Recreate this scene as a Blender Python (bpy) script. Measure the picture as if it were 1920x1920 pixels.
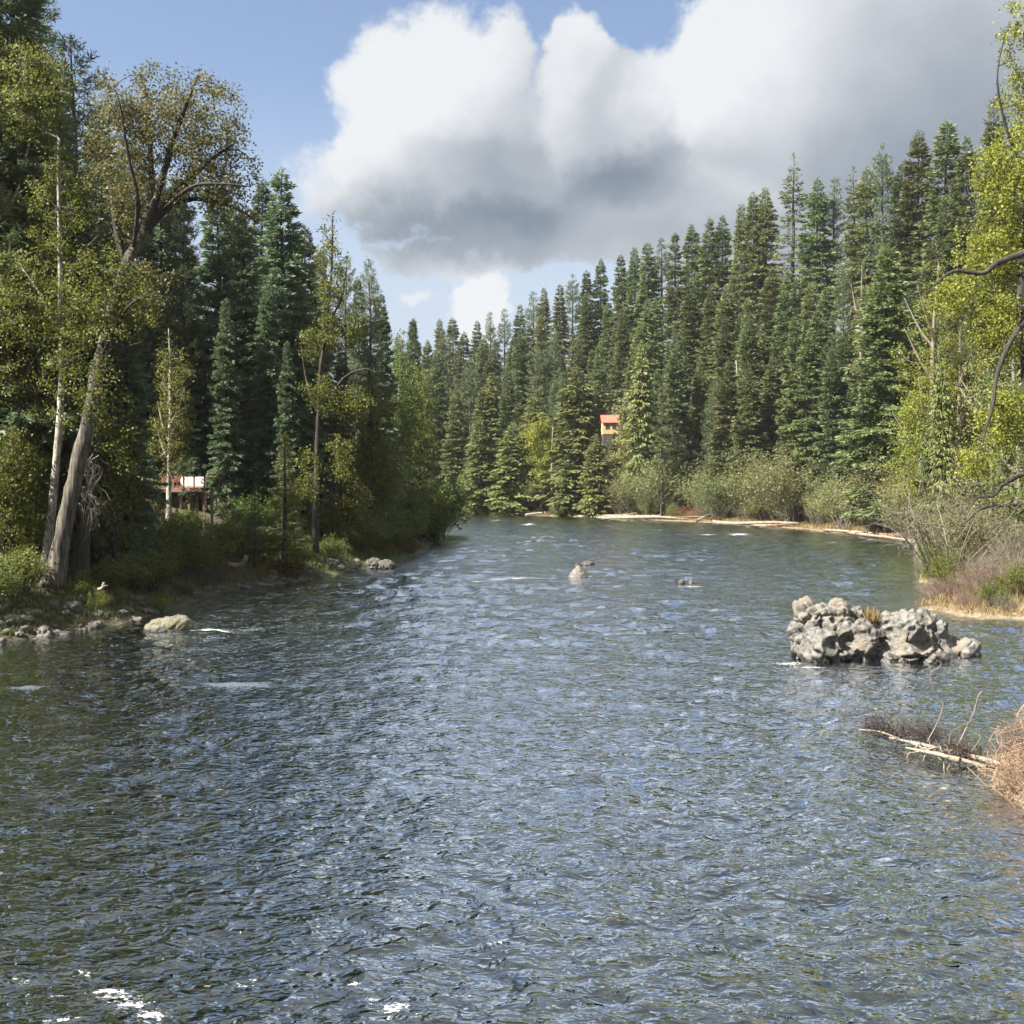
import bpy, math, random
import numpy as np
from mathutils import Vector, Matrix

for o in list(bpy.data.objects):
    bpy.data.objects.remove(o)
scene = bpy.context.scene
COL = scene.collection
TAU = math.tau

# ------------------------------------------------------------------ camera
FOC = 2078.0          # focal length in pixels of the 1920 px photograph
EYE = 7.0             # camera height above the river
HOR = 900.0           # horizon row
cam_data = bpy.data.cameras.new("camera")
cam_data.sensor_width = 36.0
cam_data.lens = 36.0 * FOC / 1920.0
cam_data.shift_y = -(960.0 - HOR) / 1920.0
cam_data.clip_end = 9000.0
cam = bpy.data.objects.new("camera", cam_data)
cam.location = (0, 0, EYE)
cam.rotation_euler = (math.pi / 2, 0, 0)
COL.objects.link(cam)
scene.camera = cam


def P(x, y, d):
    """pixel (1920 frame) at depth d -> world point"""
    return np.array([(x - 960.0) / FOC * d, d, EYE + (HOR - y) / FOC * d])


# ------------------------------------------------------------------ sun, sky, exposure
SUN_AZ = math.radians(-116.0)    # from the left
SUN_EL = math.radians(46.0)
to_sun = Vector((math.sin(SUN_AZ) * math.cos(SUN_EL), math.cos(SUN_AZ) * math.cos(SUN_EL), math.sin(SUN_EL)))
sun_data = bpy.data.lights.new("sun", 'SUN')
sun_data.energy = 5.0
sun_data.angle = math.radians(0.5)
sun_data.color = (1.0, 0.94, 0.83)
sun = bpy.data.objects.new("sun", sun_data)
sun.rotation_euler = to_sun.to_track_quat('Z', 'Y').to_euler()
sun.location = (-60, -20, 80)
COL.objects.link(sun)

scene.view_settings.view_transform = 'Standard'
scene.view_settings.look = 'None'
scene.view_settings.gamma = 1.0
scene.view_settings.exposure = 1.9
scene.view_settings.use_curve_mapping = False
scene.render.engine = 'CYCLES'
scene.cycles.use_denoising = True
scene.cycles.max_bounces = 5
scene.cycles.diffuse_bounces = 2
scene.cycles.glossy_bounces = 2
scene.cycles.adaptive_threshold = 0.02
scene.cycles.transmission_bounces = 4
scene.cycles.transparent_max_bounces = 8
scene.cycles.caustics_reflective = False
scene.cycles.caustics_refractive = False

world = bpy.data.worlds.new("World")
scene.world = world
world.use_nodes = True


class G:
    """tiny expression builder for shader math"""
    def __init__(self, nt):
        self.nt = nt

    def node(self, t, **kw):
        n = self.nt.nodes.new(t)
        for k, v in kw.items():
            setattr(n, k, v)
        return n

    def put(self, sock, v):
        if isinstance(v, (int, float)):
            sock.default_value = v
        elif isinstance(v, (tuple, list)):
            if sock.type == 'RGBA' and len(v) == 3:
                v = (*v, 1)
            sock.default_value = v
        else:
            self.nt.links.new(v, sock)

    def m(self, op, a, b=None, c=None, clamp=False):
        n = self.node('ShaderNodeMath', operation=op, use_clamp=clamp)
        self.put(n.inputs[0], a)
        if b is not None:
            self.put(n.inputs[1], b)
        if c is not None:
            self.put(n.inputs[2], c)
        return n.outputs[0]

    def add(self, a, b): return self.m('ADD', a, b)
    def sub(self, a, b): return self.m('SUBTRACT', a, b)
    def mul(self, a, b): return self.m('MULTIPLY', a, b)
    def mx(self, a, b): return self.m('MAXIMUM', a, b)
    def smax(self, a, b, k): return self.m('SMOOTH_MAX', a, b, k)

    def step(self, v, a, b, lo=0.0, hi=1.0):
        n = self.node('ShaderNodeMapRange', interpolation_type='SMOOTHSTEP')
        self.put(n.inputs[0], v)
        for i, q in enumerate((a, b, lo, hi)):
            self.put(n.inputs[1 + i], q)
        return n.outputs[0]

    def lin(self, v, a, b, lo=0.0, hi=1.0):
        n = self.node('ShaderNodeMapRange')
        self.put(n.inputs[0], v)
        for i, q in enumerate((a, b, lo, hi)):
            self.put(n.inputs[1 + i], q)
        return n.outputs[0]

    def mix(self, f, a, b, blend='MIX'):
        n = self.node('ShaderNodeMix', data_type='RGBA', blend_type=blend)
        self.put(n.inputs[0], f)
        self.put(n.inputs[6], a)
        self.put(n.inputs[7], b)
        return n.outputs[2]

    def noise(self, vec, scale, detail=4, rough=0.55, dist=0.0, out=0):
        n = self.node('ShaderNodeTexNoise')
        if vec is not None:
            self.put(n.inputs['Vector'], vec)
        n.inputs['Scale'].default_value = scale
        n.inputs['Detail'].default_value = detail
        n.inputs['Roughness'].default_value = rough
        n.inputs['Distortion'].default_value = dist
        return n.outputs[out]

    def vscale(self, vec, s):
        n = self.node('ShaderNodeVectorMath', operation='MULTIPLY')
        self.put(n.inputs[0], vec)
        n.inputs[1].default_value = s
        return n.outputs[0]

    def vadd(self, vec, s):
        n = self.node('ShaderNodeVectorMath', operation='ADD')
        self.put(n.inputs[0], vec)
        self.put(n.inputs[1], s)
        return n.outputs[0]


def build_world():
    nt = world.node_tree
    g = G(nt)
    bg = nt.nodes['Background']
    sky = g.node('ShaderNodeTexSky', sky_type='NISHITA', sun_disc=False)
    sky.sun_elevation = SUN_EL
    sky.sun_rotation = SUN_AZ % TAU
    sky.air_density = 1.0
    sky.dust_density = 1.2
    sky.ozone_density = 1.5
    tc = g.node('ShaderNodeTexCoord')
    vec = tc.outputs['Generated']
    sep = g.node('ShaderNodeSeparateXYZ')
    g.put(sep.inputs[0], vec)
    x, y, z = sep.outputs

    az0 = g.m('ARCTAN2', x, y)
    el0 = g.m('ARCSINE', z)
    # turbulent edges: the sky directions are pushed about by a coarse and a fine swirl
    wn = g.node('ShaderNodeTexNoise')
    g.put(wn.inputs['Vector'], vec)
    wn.inputs['Scale'].default_value = 9.0
    wn.inputs['Detail'].default_value = 6.5
    wn.inputs['Roughness'].default_value = 0.62
    ws = g.node('ShaderNodeSeparateColor')
    g.put(ws.inputs[0], wn.outputs[1])
    az = g.add(az0, g.mul(g.sub(ws.outputs[0], 0.5), 0.115))
    el = g.add(el0, g.mul(g.sub(ws.outputs[1], 0.5), 0.105))
    fluff = g.mul(g.sub(ws.outputs[2], 0.5), 1.9)
    big = g.noise(g.vscale(vec, (1, 1, 2.2)), 2.1, 2, 0.5)
    away = g.step(g.m('ABSOLUTE', az0), 0.46, 0.80)
    high = g.step(el0, 0.46, 0.66)
    rest = g.add(g.mul(g.sub(big, 0.38), 7.0), g.mul(g.sub(g.mx(away, high), 1.0), 6.0))
    rest = g.m('MINIMUM', rest, 1.0)

    def union(blobs, az, el):
        acc = rest
        for (px, py, rx, ry, w) in blobs:
            a = math.atan((px - 960) / FOC)
            e = math.atan((HOR - py) / FOC * math.cos(a))
            u = g.m('MULTIPLY_ADD', az, FOC / rx, -a * FOC / rx)
            v = g.m('MULTIPLY_ADD', el, FOC / ry, -e * FOC / ry)
            r2 = g.m('MULTIPLY_ADD', u, u, g.mul(v, v))
            acc = g.smax(acc, g.m('MULTIPLY_ADD', r2, -w, w), 0.25)
        return acc

    MAIN = [  # x, y, radius x, radius y (photo pixels), weight
        (815, 215, 205, 205, 1.2), (735, 315, 140, 130, 1.1), (905, 345, 360, 100, 1.4),
        (1085, 150, 75, 125, 0.9), (1140, 260, 190, 150, 1.2), (1370, 165, 175, 180, 1.2),
        (1250, 375, 460, 118, 1.5), (1720, 210, 480, 380, 1.6),
    ]
    SMALL = [
        (610, 370, 120, 60, 0.40), (1080, 440, 260, 42, 0.7), (885, 482, 160, 46, 0.85), (905, 590, 62, 95, 0.85),
        (810, 556, 45, 16, 0.25),
    ]
    d0 = g.add(union(MAIN + SMALL, az, el), fluff)
    d1 = g.add(union(MAIN, g.sub(az, 0.030), g.add(el, 0.036)), g.mul(fluff, 0.35))
    alpha = g.step(d0, -0.04, 0.40)
    lit = g.step(g.sub(d0, d1), -0.55, 0.75)

    def blob(px, py, rx, ry):
        a = math.atan((px - 960) / FOC)
        e = math.atan((HOR - py) / FOC * math.cos(a))
        u = g.m('MULTIPLY_ADD', az, FOC / rx, -a * FOC / rx)
        v = g.m('MULTIPLY_ADD', el, FOC / ry, -e * FOC / ry)
        return g.m('POWER', 2.718, g.mul(g.m('MULTIPLY_ADD', u, u, g.mul(v, v)), -1.0))
    thick = g.step(d0, 0.7, 2.0)
    base = g.mul(blob(1010, 345, 270, 75), 0.56)
    base = g.m('MULTIPLY_ADD', blob(740, 420, 260, 45), 0.25, base)
    base = g.m('MULTIPLY_ADD', blob(1740, 280, 330, 360), 0.42, base)
    base = g.m('MULTIPLY_ADD', blob(1230, 330, 260, 110), 0.24, base)
    base = g.m('MULTIPLY_ADD', blob(1130, 180, 110, 90), 0.14, base)
    base = g.m('MULTIPLY_ADD', blob(900, 490, 150, 45), 0.30, base)
    base = g.m('MULTIPLY_ADD', blob(1390, 190, 130, 140), -0.40, base)
    base = g.m('MULTIPLY_ADD', blob(760, 200, 170, 140), -0.25, base)
    base = g.m('MULTIPLY_ADD', blob(900, 580, 60, 70), -0.5, base)
    base = g.add(base, g.mul(fluff, 0.24))
    shade = g.m('ADD', g.mul(g.sub(1.0, lit), 0.46), g.add(g.mul(thick, 0.14), base), clamp=True)
    K = CLOUD_GAIN
    c = g.mix(shade, (0.92 * K, 0.945 * K, 0.97 * K), (0.195 * K, 0.25 * K, 0.33 * K))
    # milky air low down
    hz = g.step(el0, 0.36, 0.13)
    skyc = g.mix(g.m('MULTIPLY_ADD', hz, 0.80, 0.09), g.mix(1.0, sky.outputs[0], (0.80, 0.78, 0.80), 'MULTIPLY'), (0.66 * K, 0.76 * K, 0.90 * K))
    out = g.mix(g.mul(alpha, 0.97), skyc, c)
    g.put(bg.inputs[0], out)
    bg.inputs[1].default_value = 0.062


CLOUD_GAIN = 4.05
build_world()
world.cycles.sampling_method = 'MANUAL'
world.cycles.sample_map_resolution = 256

# ------------------------------------------------------------------ numpy noise
_rng = np.random.default_rng(7)
_perm = np.concatenate([_rng.permutation(256)] * 3)
_grad = _rng.normal(size=(256, 3))
_grad /= np.linalg.norm(_grad, axis=1)[:, None]


def perlin(p):
    p = np.asarray(p, float)
    i = np.floor(p).astype(int)
    f = p - i
    w = f * f * f * (f * (f * 6 - 15) + 10)
    i &= 255
    out = 0
    for dx in (0, 1):
        for dy in (0, 1):
            for dz in (0, 1):
                h = _perm[_perm[_perm[i[:, 0] + dx] + i[:, 1] + dy] + i[:, 2] + dz]
                v = (_grad[h] * (f - (dx, dy, dz))).sum(1)
                wx = w[:, 0] if dx else 1 - w[:, 0]
                wy = w[:, 1] if dy else 1 - w[:, 1]
                wz = w[:, 2] if dz else 1 - w[:, 2]
                out = out + v * wx * wy * wz
    return out * 1.6


def fbm(p, octaves=4, gain=0.5, lac=2.03):
    p = np.asarray(p, float)
    a, s, t = 1.0, 0, p
    for k in range(octaves):
        s = s + a * perlin(t + k * 17.3)
        a *= gain
        t = t * lac
    return s


def worley(p):
    p = np.asarray(p, float)
    i = np.floor(p).astype(int)
    f1 = np.full(len(p), 9.0)
    f2 = np.full(len(p), 9.0)
    cid = np.zeros(len(p), int)
    for dx in (-1, 0, 1):
        for dy in (-1, 0, 1):
            for dz in (-1, 0, 1):
                c = i + (dx, dy, dz)
                cc = c & 255
                h = _perm[_perm[_perm[cc[:, 0]] + cc[:, 1]] + cc[:, 2]]
                q = c + 0.5 + 0.45 * _grad[h]
                d = np.linalg.norm(q - p, axis=1)
                n = d < f1
                f2 = np.where(n, f1, np.minimum(f2, d))
                f1 = np.where(n, d, f1)
                cid = np.where(n, h, cid)
    return f1, f2, cid


# ------------------------------------------------------------------ mesh building
class MB:
    """collects vertices and faces, then links them as ONE mesh object"""
    def __init__(self):
        self.v, self.q, self.t, self.n = [], [], [], 0

    def quads(self, verts, faces, mat=0, tint=0.5, smooth=False):
        faces = np.asarray(faces, int) + self.n
        self.v.append(np.asarray(verts, float))
        self.n += len(verts)
        k = len(faces)
        self.q.append((faces, np.full(k, mat), np.broadcast_to(np.asarray(tint, float), (k,)), np.full(k, smooth)))

    def mesh(self, name, mats):
        me = bpy.data.meshes.new(name)
        if not self.v:
            return me
        v = np.concatenate(self.v)
        me.vertices.add(len(v))
        me.vertices.foreach_set('co', v.astype(np.float32).ravel())
        loops, starts, totals, mi, ti, sm, pos = [], [], [], [], [], [], 0
        for f, m, t, s in self.q:
            k, w = f.shape
            loops.append(f.ravel())
            starts.append(pos + np.arange(k) * w)
            totals.append(np.full(k, w))
            pos += k * w
            mi.append(m); ti.append(t); sm.append(s)
        loops = np.concatenate(loops)
        me.loops.add(len(loops))
        me.loops.foreach_set('vertex_index', loops.astype(np.int32))
        starts = np.concatenate(starts)
        me.polygons.add(len(starts))
        me.polygons.foreach_set('loop_start', starts.astype(np.int32))
        me.polygons.foreach_set('loop_total', np.concatenate(totals).astype(np.int32))
        me.polygons.foreach_set('material_index', np.concatenate(mi).astype(np.int32))
        me.polygons.foreach_set('use_smooth', np.concatenate(sm))
        at = me.attributes.new('tint', 'FLOAT', 'FACE')
        at.data.foreach_set('value', np.concatenate(ti).astype(np.float32))
        for m in (mats if isinstance(mats, (list, tuple)) else [mats]):
            me.materials.append(m)
        me.update(calc_edges=True)
        return me

    def build(self, name, mats, parent=None):
        return link(name, self.mesh(name, mats), parent)

    # ---- shapes
    def tube(self, pts, rad, sides=6, mat=0, tint=0.5, cap=True, rough=0.0, seed=0):
        pts = np.asarray(pts, float)
        n = len(pts)
        rad = np.broadcast_to(np.asarray(rad, float), (n,))
        t = np.gradient(pts, axis=0)
        t /= np.linalg.norm(t, axis=1)[:, None] + 1e-9
        up = np.array([0.0, 0, 1]) if abs(t[0][2]) < 0.9 else np.array([1.0, 0, 0])
        a = np.cross(t, up)
        a /= np.linalg.norm(a, axis=1)[:, None] + 1e-9
        b = np.cross(t, a)
        ang = np.arange(sides) * TAU / sides
        r = rad[:, None, None]
        ring = a[:, None, :] * np.cos(ang)[None, :, None] + b[:, None, :] * np.sin(ang)[None, :, None]
        v = (pts[:, None, :] + ring * r).reshape(-1, 3)
        if rough:
            nn = perlin(v * (0.9 / max(rad.max(), 0.02)) + seed)
            v = (pts[:, None, :] + ring * r * (1 + rough * nn.reshape(n, sides, 1))).reshape(-1, 3)
        i = np.arange(n - 1)[:, None] * sides
        j = np.arange(sides)[None, :]
        k = (j + 1) % sides
        f = np.stack([i + j, i + k, i + sides + k, i + sides + j], -1).reshape(-1, 4)
        self.quads(v, f, mat, tint, True)
        if cap and sides >= 4:
            for e, o in ((0, False), (n - 1, True)):
                idx = np.arange(sides) + e * sides
                self.v.append(np.zeros((0, 3)))
                self.q.append(((idx if o else idx[::-1])[None, :] + self.n - len(v), np.array([mat]), np.array([tint]), np.array([False])))

    def box(self, lo, hi, mat=0, tint=0.5, M=None):
        lo, hi = np.asarray(lo, float), np.asarray(hi, float)
        v = np.array([[(lo, hi)[(k >> a) & 1][a] for a in range(3)] for k in range(8)])
        if M is not None:
            v = np.array([M @ Vector(q) for q in v])
        f = [(0, 2, 3, 1), (4, 5, 7, 6), (0, 1, 5, 4), (2, 6, 7, 3), (0, 4, 6, 2), (1, 3, 7, 5)]
        self.quads(v, f, mat, tint)

    def leaves(self, pos, axis, length, width, rng, mat=0, tint=None, fold=0.0):
        """one rhombic leaf / needle spray per position, pointing along axis"""
        n = len(pos)
        axis = axis / (np.linalg.norm(axis, axis=1)[:, None] + 1e-9)
        r = rng.normal(size=(n, 3))
        if fold:
            r = r * (1 - fold) + np.array([0, 0, 1.0]) * fold * 2.0
        side = np.cross(axis, r)
        side /= np.linalg.norm(side, axis=1)[:, None] + 1e-9
        L = np.broadcast_to(length, (n,))[:, None]
        W = np.broadcast_to(width, (n,))[:, None]
        a = pos
        b = pos + axis * L * 0.45 + side * W * 0.5
        c = pos + axis * L
        d = pos + axis * L * 0.45 - side * W * 0.5
        v = np.stack([a, b, c, d], 1).reshape(-1, 3)
        f = np.arange(n * 4).reshape(-1, 4)
        if tint is None:
            tint = rng.random(n)
        self.quads(v, f, mat, tint)


def link(name, data, parent=None):
    o = bpy.data.objects.new(name, data)
    COL.objects.link(o)
    if parent is not None:
        o.parent = parent
    return o


def tag(o, label, cat, group=None, kind=None):
    o['label'] = label
    o['category'] = cat
    if group:
        o['group'] = group
    if kind:
        o['kind'] = kind
    return o


def empty(name, loc=(0, 0, 0), rz=0.0):
    o = link(name, None)
    o.location = [float(q) for q in loc]
    o.rotation_euler = (0, 0, rz)
    o.empty_display_size = 0.3
    return o


def structure(o):
    o['kind'] = 'structure'
    return o


def stuff(o, label=None, cat=None):
    o['kind'] = 'stuff'
    if label:
        o['label'] = label
        o['category'] = cat
    return o


def copy_tree(src):
    c = src.copy()
    COL.objects.link(c)
    for ch in src.children:
        k = ch.copy()
        COL.objects.link(k)
        k.parent = c
    return c


# ------------------------------------------------------------------ materials
def material(name):
    m = bpy.data.materials.new(name)
    m.use_nodes = True
    g = G(m.node_tree)
    return m, g, m.node_tree.nodes['Principled BSDF'], m.node_tree.nodes['Material Output']


def leaf_mat(name, dark, light, vary=0.25, trans=0.35, hue=0.02, rough=0.55):
    m, g, b, out = material(name)
    at = g.node('ShaderNodeAttribute', attribute_name='tint')
    oi = g.node('ShaderNodeObjectInfo')
    col = g.mix(at.outputs['Fac'], dark, light)
    hsv = g.node('ShaderNodeHueSaturation')
    g.put(hsv.inputs['Color'], col)
    g.put(hsv.inputs['Hue'], g.lin(oi.outputs['Random'], 0, 1, 0.5 - hue, 0.5 + hue))
    v2 = g.m('FRACT', g.mul(oi.outputs['Random'], 37.7))
    g.put(hsv.inputs['Value'], g.lin(v2, 0, 1, 1 - vary, 1 + vary))
    col = hsv.outputs[0]
    g.put(b.inputs['Base Color'], col)
    b.inputs['Roughness'].default_value = rough
    b.inputs['Specular IOR Level'].default_value = 0.3
    tr = g.node('ShaderNodeBsdfTranslucent')
    g.put(tr.inputs[0], g.mix(0.35, col, g.mix(1.0, col, (1.25, 1.3, 0.45), 'MULTIPLY')))
    mx = g.node('ShaderNodeMixShader')
    mx.inputs[0].default_value = trans
    g.put(mx.inputs[1], b.outputs[0])
    g.put(mx.inputs[2], tr.outputs[0])
    g.put(out.inputs[0], mx.outputs[0])
    return m


def bark_mat(name, a, b_, scale=(9, 9, 1.6), bump=0.5):
    m, g, b, out = material(name)
    tc = g.node('ShaderNodeTexCoord')
    v = g.vscale(tc.outputs['Object'], scale)
    n = g.noise(v, 1.0, 5, 0.65)
    n2 = g.noise(tc.outputs['Object'], 0.6, 3, 0.5)
    f = g.step(n, 0.33, 0.68)
    c = g.mix(f, a, b_)
    c = g.mix(g.mul(g.step(n2, 0.5, 0.75), 0.35), c, (0.10, 0.11, 0.06))
    g.put(b.inputs['Base Color'], c)
    b.inputs['Roughness'].default_value = 0.9
    bp = g.node('ShaderNodeBump')
    bp.inputs['Strength'].default_value = bump
    bp.inputs['Distance'].default_value = 0.12
    g.put(bp.inputs['Height'], n)
    g.put(b.inputs['Normal'], bp.outputs[0])
    return m


def plain_mat(name, col, rough=0.8, vary=0.15, scale=4.0):
    m, g, b, out = material(name)
    tc = g.node('ShaderNodeTexCoord')
    n = g.noise(tc.outputs['Object'], scale, 4, 0.6)
    lo = tuple(c * (1 - vary) for c in col)
    hi = tuple(min(1, c * (1 + vary)) for c in col)
    g.put(b.inputs['Base Color'], g.mix(g.step(n, 0.3, 0.7), lo, hi))
    b.inputs['Roughness'].default_value = rough
    return m


def wood_mat(name, a, b_):
    m, g, b, out = material(name)
    tc = g.node('ShaderNodeTexCoord')
    oi = g.node('ShaderNodeObjectInfo')
    n = g.noise(tc.outputs['Object'], 3.0, 5, 0.7)
    n2 = g.noise(tc.outputs['Object'], 14.0, 3, 0.6)
    f = g.m('ADD', g.mul(g.step(n, 0.3, 0.7), 0.7), g.mul(g.sub(n2, 0.5), 0.9), clamp=True)
    c = g.mix(f, a, b_)
    c = g.mix(g.mul(oi.outputs['Random'], 0.35), c, g.mix(1.0, c, (0.62, 0.58, 0.55), 'MULTIPLY'))
    g.put(b.inputs['Base Color'], c)
    b.inputs['Roughness'].default_value = 0.85
    bp = g.node('ShaderNodeBump')
    bp.inputs['Strength'].default_value = 0.4
    bp.inputs['Distance'].default_value = 0.03
    g.put(bp.inputs['Height'], n2)
    g.put(b.inputs['Normal'], bp.outputs[0])
    return m


def rock_mat(name, dark, light, warm, scale=1.0, wet=0.16):
    m, g, b, out = material(name)
    tc = g.node('ShaderNodeTexCoord')
    geo = g.node('ShaderNodeNewGeometry')
    v = tc.outputs['Object']
    n = g.noise(v, 1.1 * scale, 6, 0.62)
    n2 = g.noise(v, 5.0 * scale, 5, 0.65)
    n3 = g.noise(v, 17.0 * scale, 3, 0.6)
    c = g.mix(g.step(n2, 0.32, 0.62), dark, light)
    c = g.mix(g.mul(g.step(n, 0.46, 0.66), 0.65), c, warm)
    c = g.mix(g.mul(g.step(n3, 0.56, 0.68), 0.6), c, (0.11, 0.11, 0.10))
    c = g.mix(g.mul(g.step(g.noise(v, 3.1 * scale, 4, 0.6), 0.60, 0.7), 0.5), c, (0.25, 0.24, 0.21))
    sp = g.node('ShaderNodeSeparateXYZ')
    g.put(sp.inputs[0], geo.outputs['Position'])
    wz = g.add(sp.outputs[2], g.mul(g.sub(n2, 0.5), 0.25))
    wetf = g.step(wz, wet + 0.10, wet - 0.02)
    c = g.mix(g.mul(wetf, 0.85), c, (0.025, 0.023, 0.02))
    g.put(b.inputs['Base Color'], c)
    g.put(b.inputs['Roughness'], g.lin(wetf, 0, 1, 0.88, 0.35))
    bp = g.node('ShaderNodeBump')
    bp.inputs['Strength'].default_value = 0.65
    bp.inputs['Distance'].default_value = 0.07
    g.put(bp.inputs['Height'], g.add(n2, g.mul(n3, 0.5)))
    g.put(b.inputs['Normal'], bp.outputs[0])
    return m


M_FIR = leaf_mat('fir_needles', (0.054, 0.080, 0.036), (0.165, 0.195, 0.082), 0.34, 0.24, 0.032)
M_PINE = leaf_mat('pine_needles', (0.054, 0.080, 0.042), (0.155, 0.188, 0.088), 0.25, 0.22)
M_SHADEFIR = leaf_mat('shaded_fir_needles', (0.055, 0.086, 0.056), (0.160, 0.205, 0.115), 0.25, 0.22)  # fir needles again: bluish shade tint and missing fill light put into the colour
M_CEDAR = leaf_mat('cedar_sprays', (0.075, 0.100, 0.034), (0.190, 0.215, 0.075), 0.22, 0.25)
M_GOLDFIR = leaf_mat('sunlit_young_larch_needles', (0.140, 0.150, 0.035), (0.320, 0.300, 0.080), 0.12, 0.35)  # golden young needles, lightened to carry sunlight that does not reach the tree
M_COTTON = leaf_mat('cottonwood_leaves', (0.085, 0.090, 0.034), (0.190, 0.180, 0.075), 0.10, 0.40, 0.012)
M_YELLOW = leaf_mat('spring_leaves', (0.115, 0.142, 0.021), (0.280, 0.300, 0.054), 0.10, 0.42, 0.012)
M_ALDER = leaf_mat('alder_leaves', (0.064, 0.080, 0.016), (0.200, 0.200, 0.044), 0.15, 0.42, 0.015)
M_BUSH = leaf_mat('bush_leaves', (0.060, 0.092, 0.020), (0.170, 0.205, 0.050), 0.25, 0.38, 0.025)
M_BIRCH = leaf_mat('birch_leaves', (0.080, 0.125, 0.030), (0.190, 0.235, 0.065), 0.12, 0.42, 0.012)
M_WILLOW = leaf_mat('willow_leaves', (0.095, 0.115, 0.040), (0.225, 0.235, 0.095), 0.30, 0.35, 0.035)
M_DRYGRASS = leaf_mat('dry_grass', (0.16, 0.118, 0.048), (0.34, 0.26, 0.12), 0.12, 0.3, 0.012)
M_GRASS = leaf_mat('green_grass', (0.06, 0.085, 0.018), (0.16, 0.18, 0.045), 0.15, 0.35)
M_RUST = leaf_mat('rusty_twigs', (0.10, 0.045, 0.025), (0.26, 0.125, 0.07), 0.15, 0.1)
M_PURPLE = leaf_mat('purple_twigs', (0.085, 0.055, 0.050), (0.22, 0.155, 0.135), 0.15, 0.1)
M_TANTWIG = leaf_mat('tan_twigs', (0.17, 0.105, 0.070), (0.42, 0.30, 0.215), 0.12, 0.1)
M_GREYTWIG = leaf_mat('grey_twigs', (0.10, 0.085, 0.068), (0.27, 0.235, 0.19), 0.15, 0.05)
M_BARK = bark_mat('conifer_bark', (0.020, 0.016, 0.014), (0.085, 0.062, 0.048))
M_COTBARK = bark_mat('cottonwood_bark', (0.016, 0.013, 0.011), (0.17, 0.148, 0.12), (6, 6, 0.7), 1.0)
M_DARKBARK = bark_mat('dark_bark', (0.010, 0.009, 0.008), (0.042, 0.036, 0.030), (7, 7, 1.2), 0.8)
M_PALEBARK = bark_mat('pale_bark', (0.11, 0.095, 0.08), (0.42, 0.39, 0.34), (5, 5, 2.5), 0.3)
M_DRIFT = wood_mat('bleached_wood', (0.13, 0.105, 0.078), (0.38, 0.325, 0.26))
M_BROWNWOOD = wood_mat('brown_wood', (0.10, 0.060, 0.035), (0.24, 0.155, 0.095))
M_BIGROCK = rock_mat('lichened_rock', (0.034, 0.036, 0.035), (0.165, 0.160, 0.148), (0.20, 0.158, 0.118), 1.0, 0.26)
M_BOULDER = rock_mat('mossy_boulder', (0.045, 0.045, 0.032), (0.17, 0.16, 0.12), (0.13, 0.125, 0.05), 1.6)
M_PALEROCK = rock_mat('pale_rock', (0.075, 0.070, 0.060), (0.19, 0.175, 0.15), (0.16, 0.13, 0.10), 1.2)
M_DARKROCK = rock_mat('dark_rock', (0.025, 0.024, 0.022), (0.09, 0.085, 0.075), (0.07, 0.055, 0.04), 1.5)
M_STONE = rock_mat('river_stone', (0.04, 0.04, 0.039), (0.17, 0.16, 0.14), (0.14, 0.105, 0.08), 2.2, -0.02)

# ------------------------------------------------------------------ the lie of the land
LEFT = [(-27, -60), (-26, 0), (-25, 20), (-24, 34), (-22.8, 44), (-22.0, 47.7), (-20.5, 50.5), (-18.8, 55), (-18.3, 63), (-18.0, 71),
        (-15.2, 75), (-13.6, 80), (-12.0, 86), (-9.9, 94), (-8.6, 112), (-9.0, 135), (-10.5, 156), (-16, 170), (-30, 180), (-70, 190), (-160, 205)]
RIGHT = [(-160, 255), (-70, 254), (-35, 246), (-13, 233), (4.2, 217), (14, 207), (22, 197), (30, 185), (37, 171), (41, 157), (44, 141), (45, 126), (43, 113),
         (39, 103), (34.5, 92), (31, 83), (27.6, 76), (28.2, 72.5), (25.4, 69), (25.8, 66.5), (23.2, 64), (23.6, 62), (21.8, 60.5), (23.2, 58.4), (23.0, 56.9), (25.2, 55.6), (26.5, 53.5), (31, 49), (33, 43), (30, 37.5),
         (20, 33), (14.2, 30), (11.9, 28), (10.9, 25.8), (10.9, 23.8), (12.6, 21.5), (14.6, 16), (16, 8), (18, -60)]
RIVER = np.array(LEFT + RIGHT, float)
NLEFT = len(LEFT)


def river_dist(x, y):
    """signed distance to the waterline (positive in the water) and whether the left bank is the nearer one"""
    x = np.asarray(x, float).ravel()
    y = np.asarray(y, float).ravel()
    best = np.full(len(x), 1e9)
    left = np.zeros(len(x), bool)
    inside = np.zeros(len(x), bool)
    n = len(RIVER)
    for k in range(n):
        a, b = RIVER[k], RIVER[(k + 1) % n]
        if (k == NLEFT - 1) or (k == n - 1):
            pass
        else:
            e = b - a
            t = np.clip(((x - a[0]) * e[0] + (y - a[1]) * e[1]) / (e @ e), 0, 1)
            d = np.hypot(x - a[0] - t * e[0], y - a[1] - t * e[1])
            m = d < best
            best = np.where(m, d, best)
            left = np.where(m, k < NLEFT, left)
        c = (a[1] > y) != (b[1] > y)
        with np.errstate(divide='ignore', invalid='ignore'):
            xi = (b[0] - a[0]) * (y - a[1]) / (b[1] - a[1]) + a[0]
        inside ^= c & (x < xi)
    return np.where(inside, best, -best), left


def sstep(v, a, b):
    t = np.clip((np.asarray(v, float) - a) / (b - a), 0, 1)
    return t * t * (3 - 2 * t)


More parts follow.
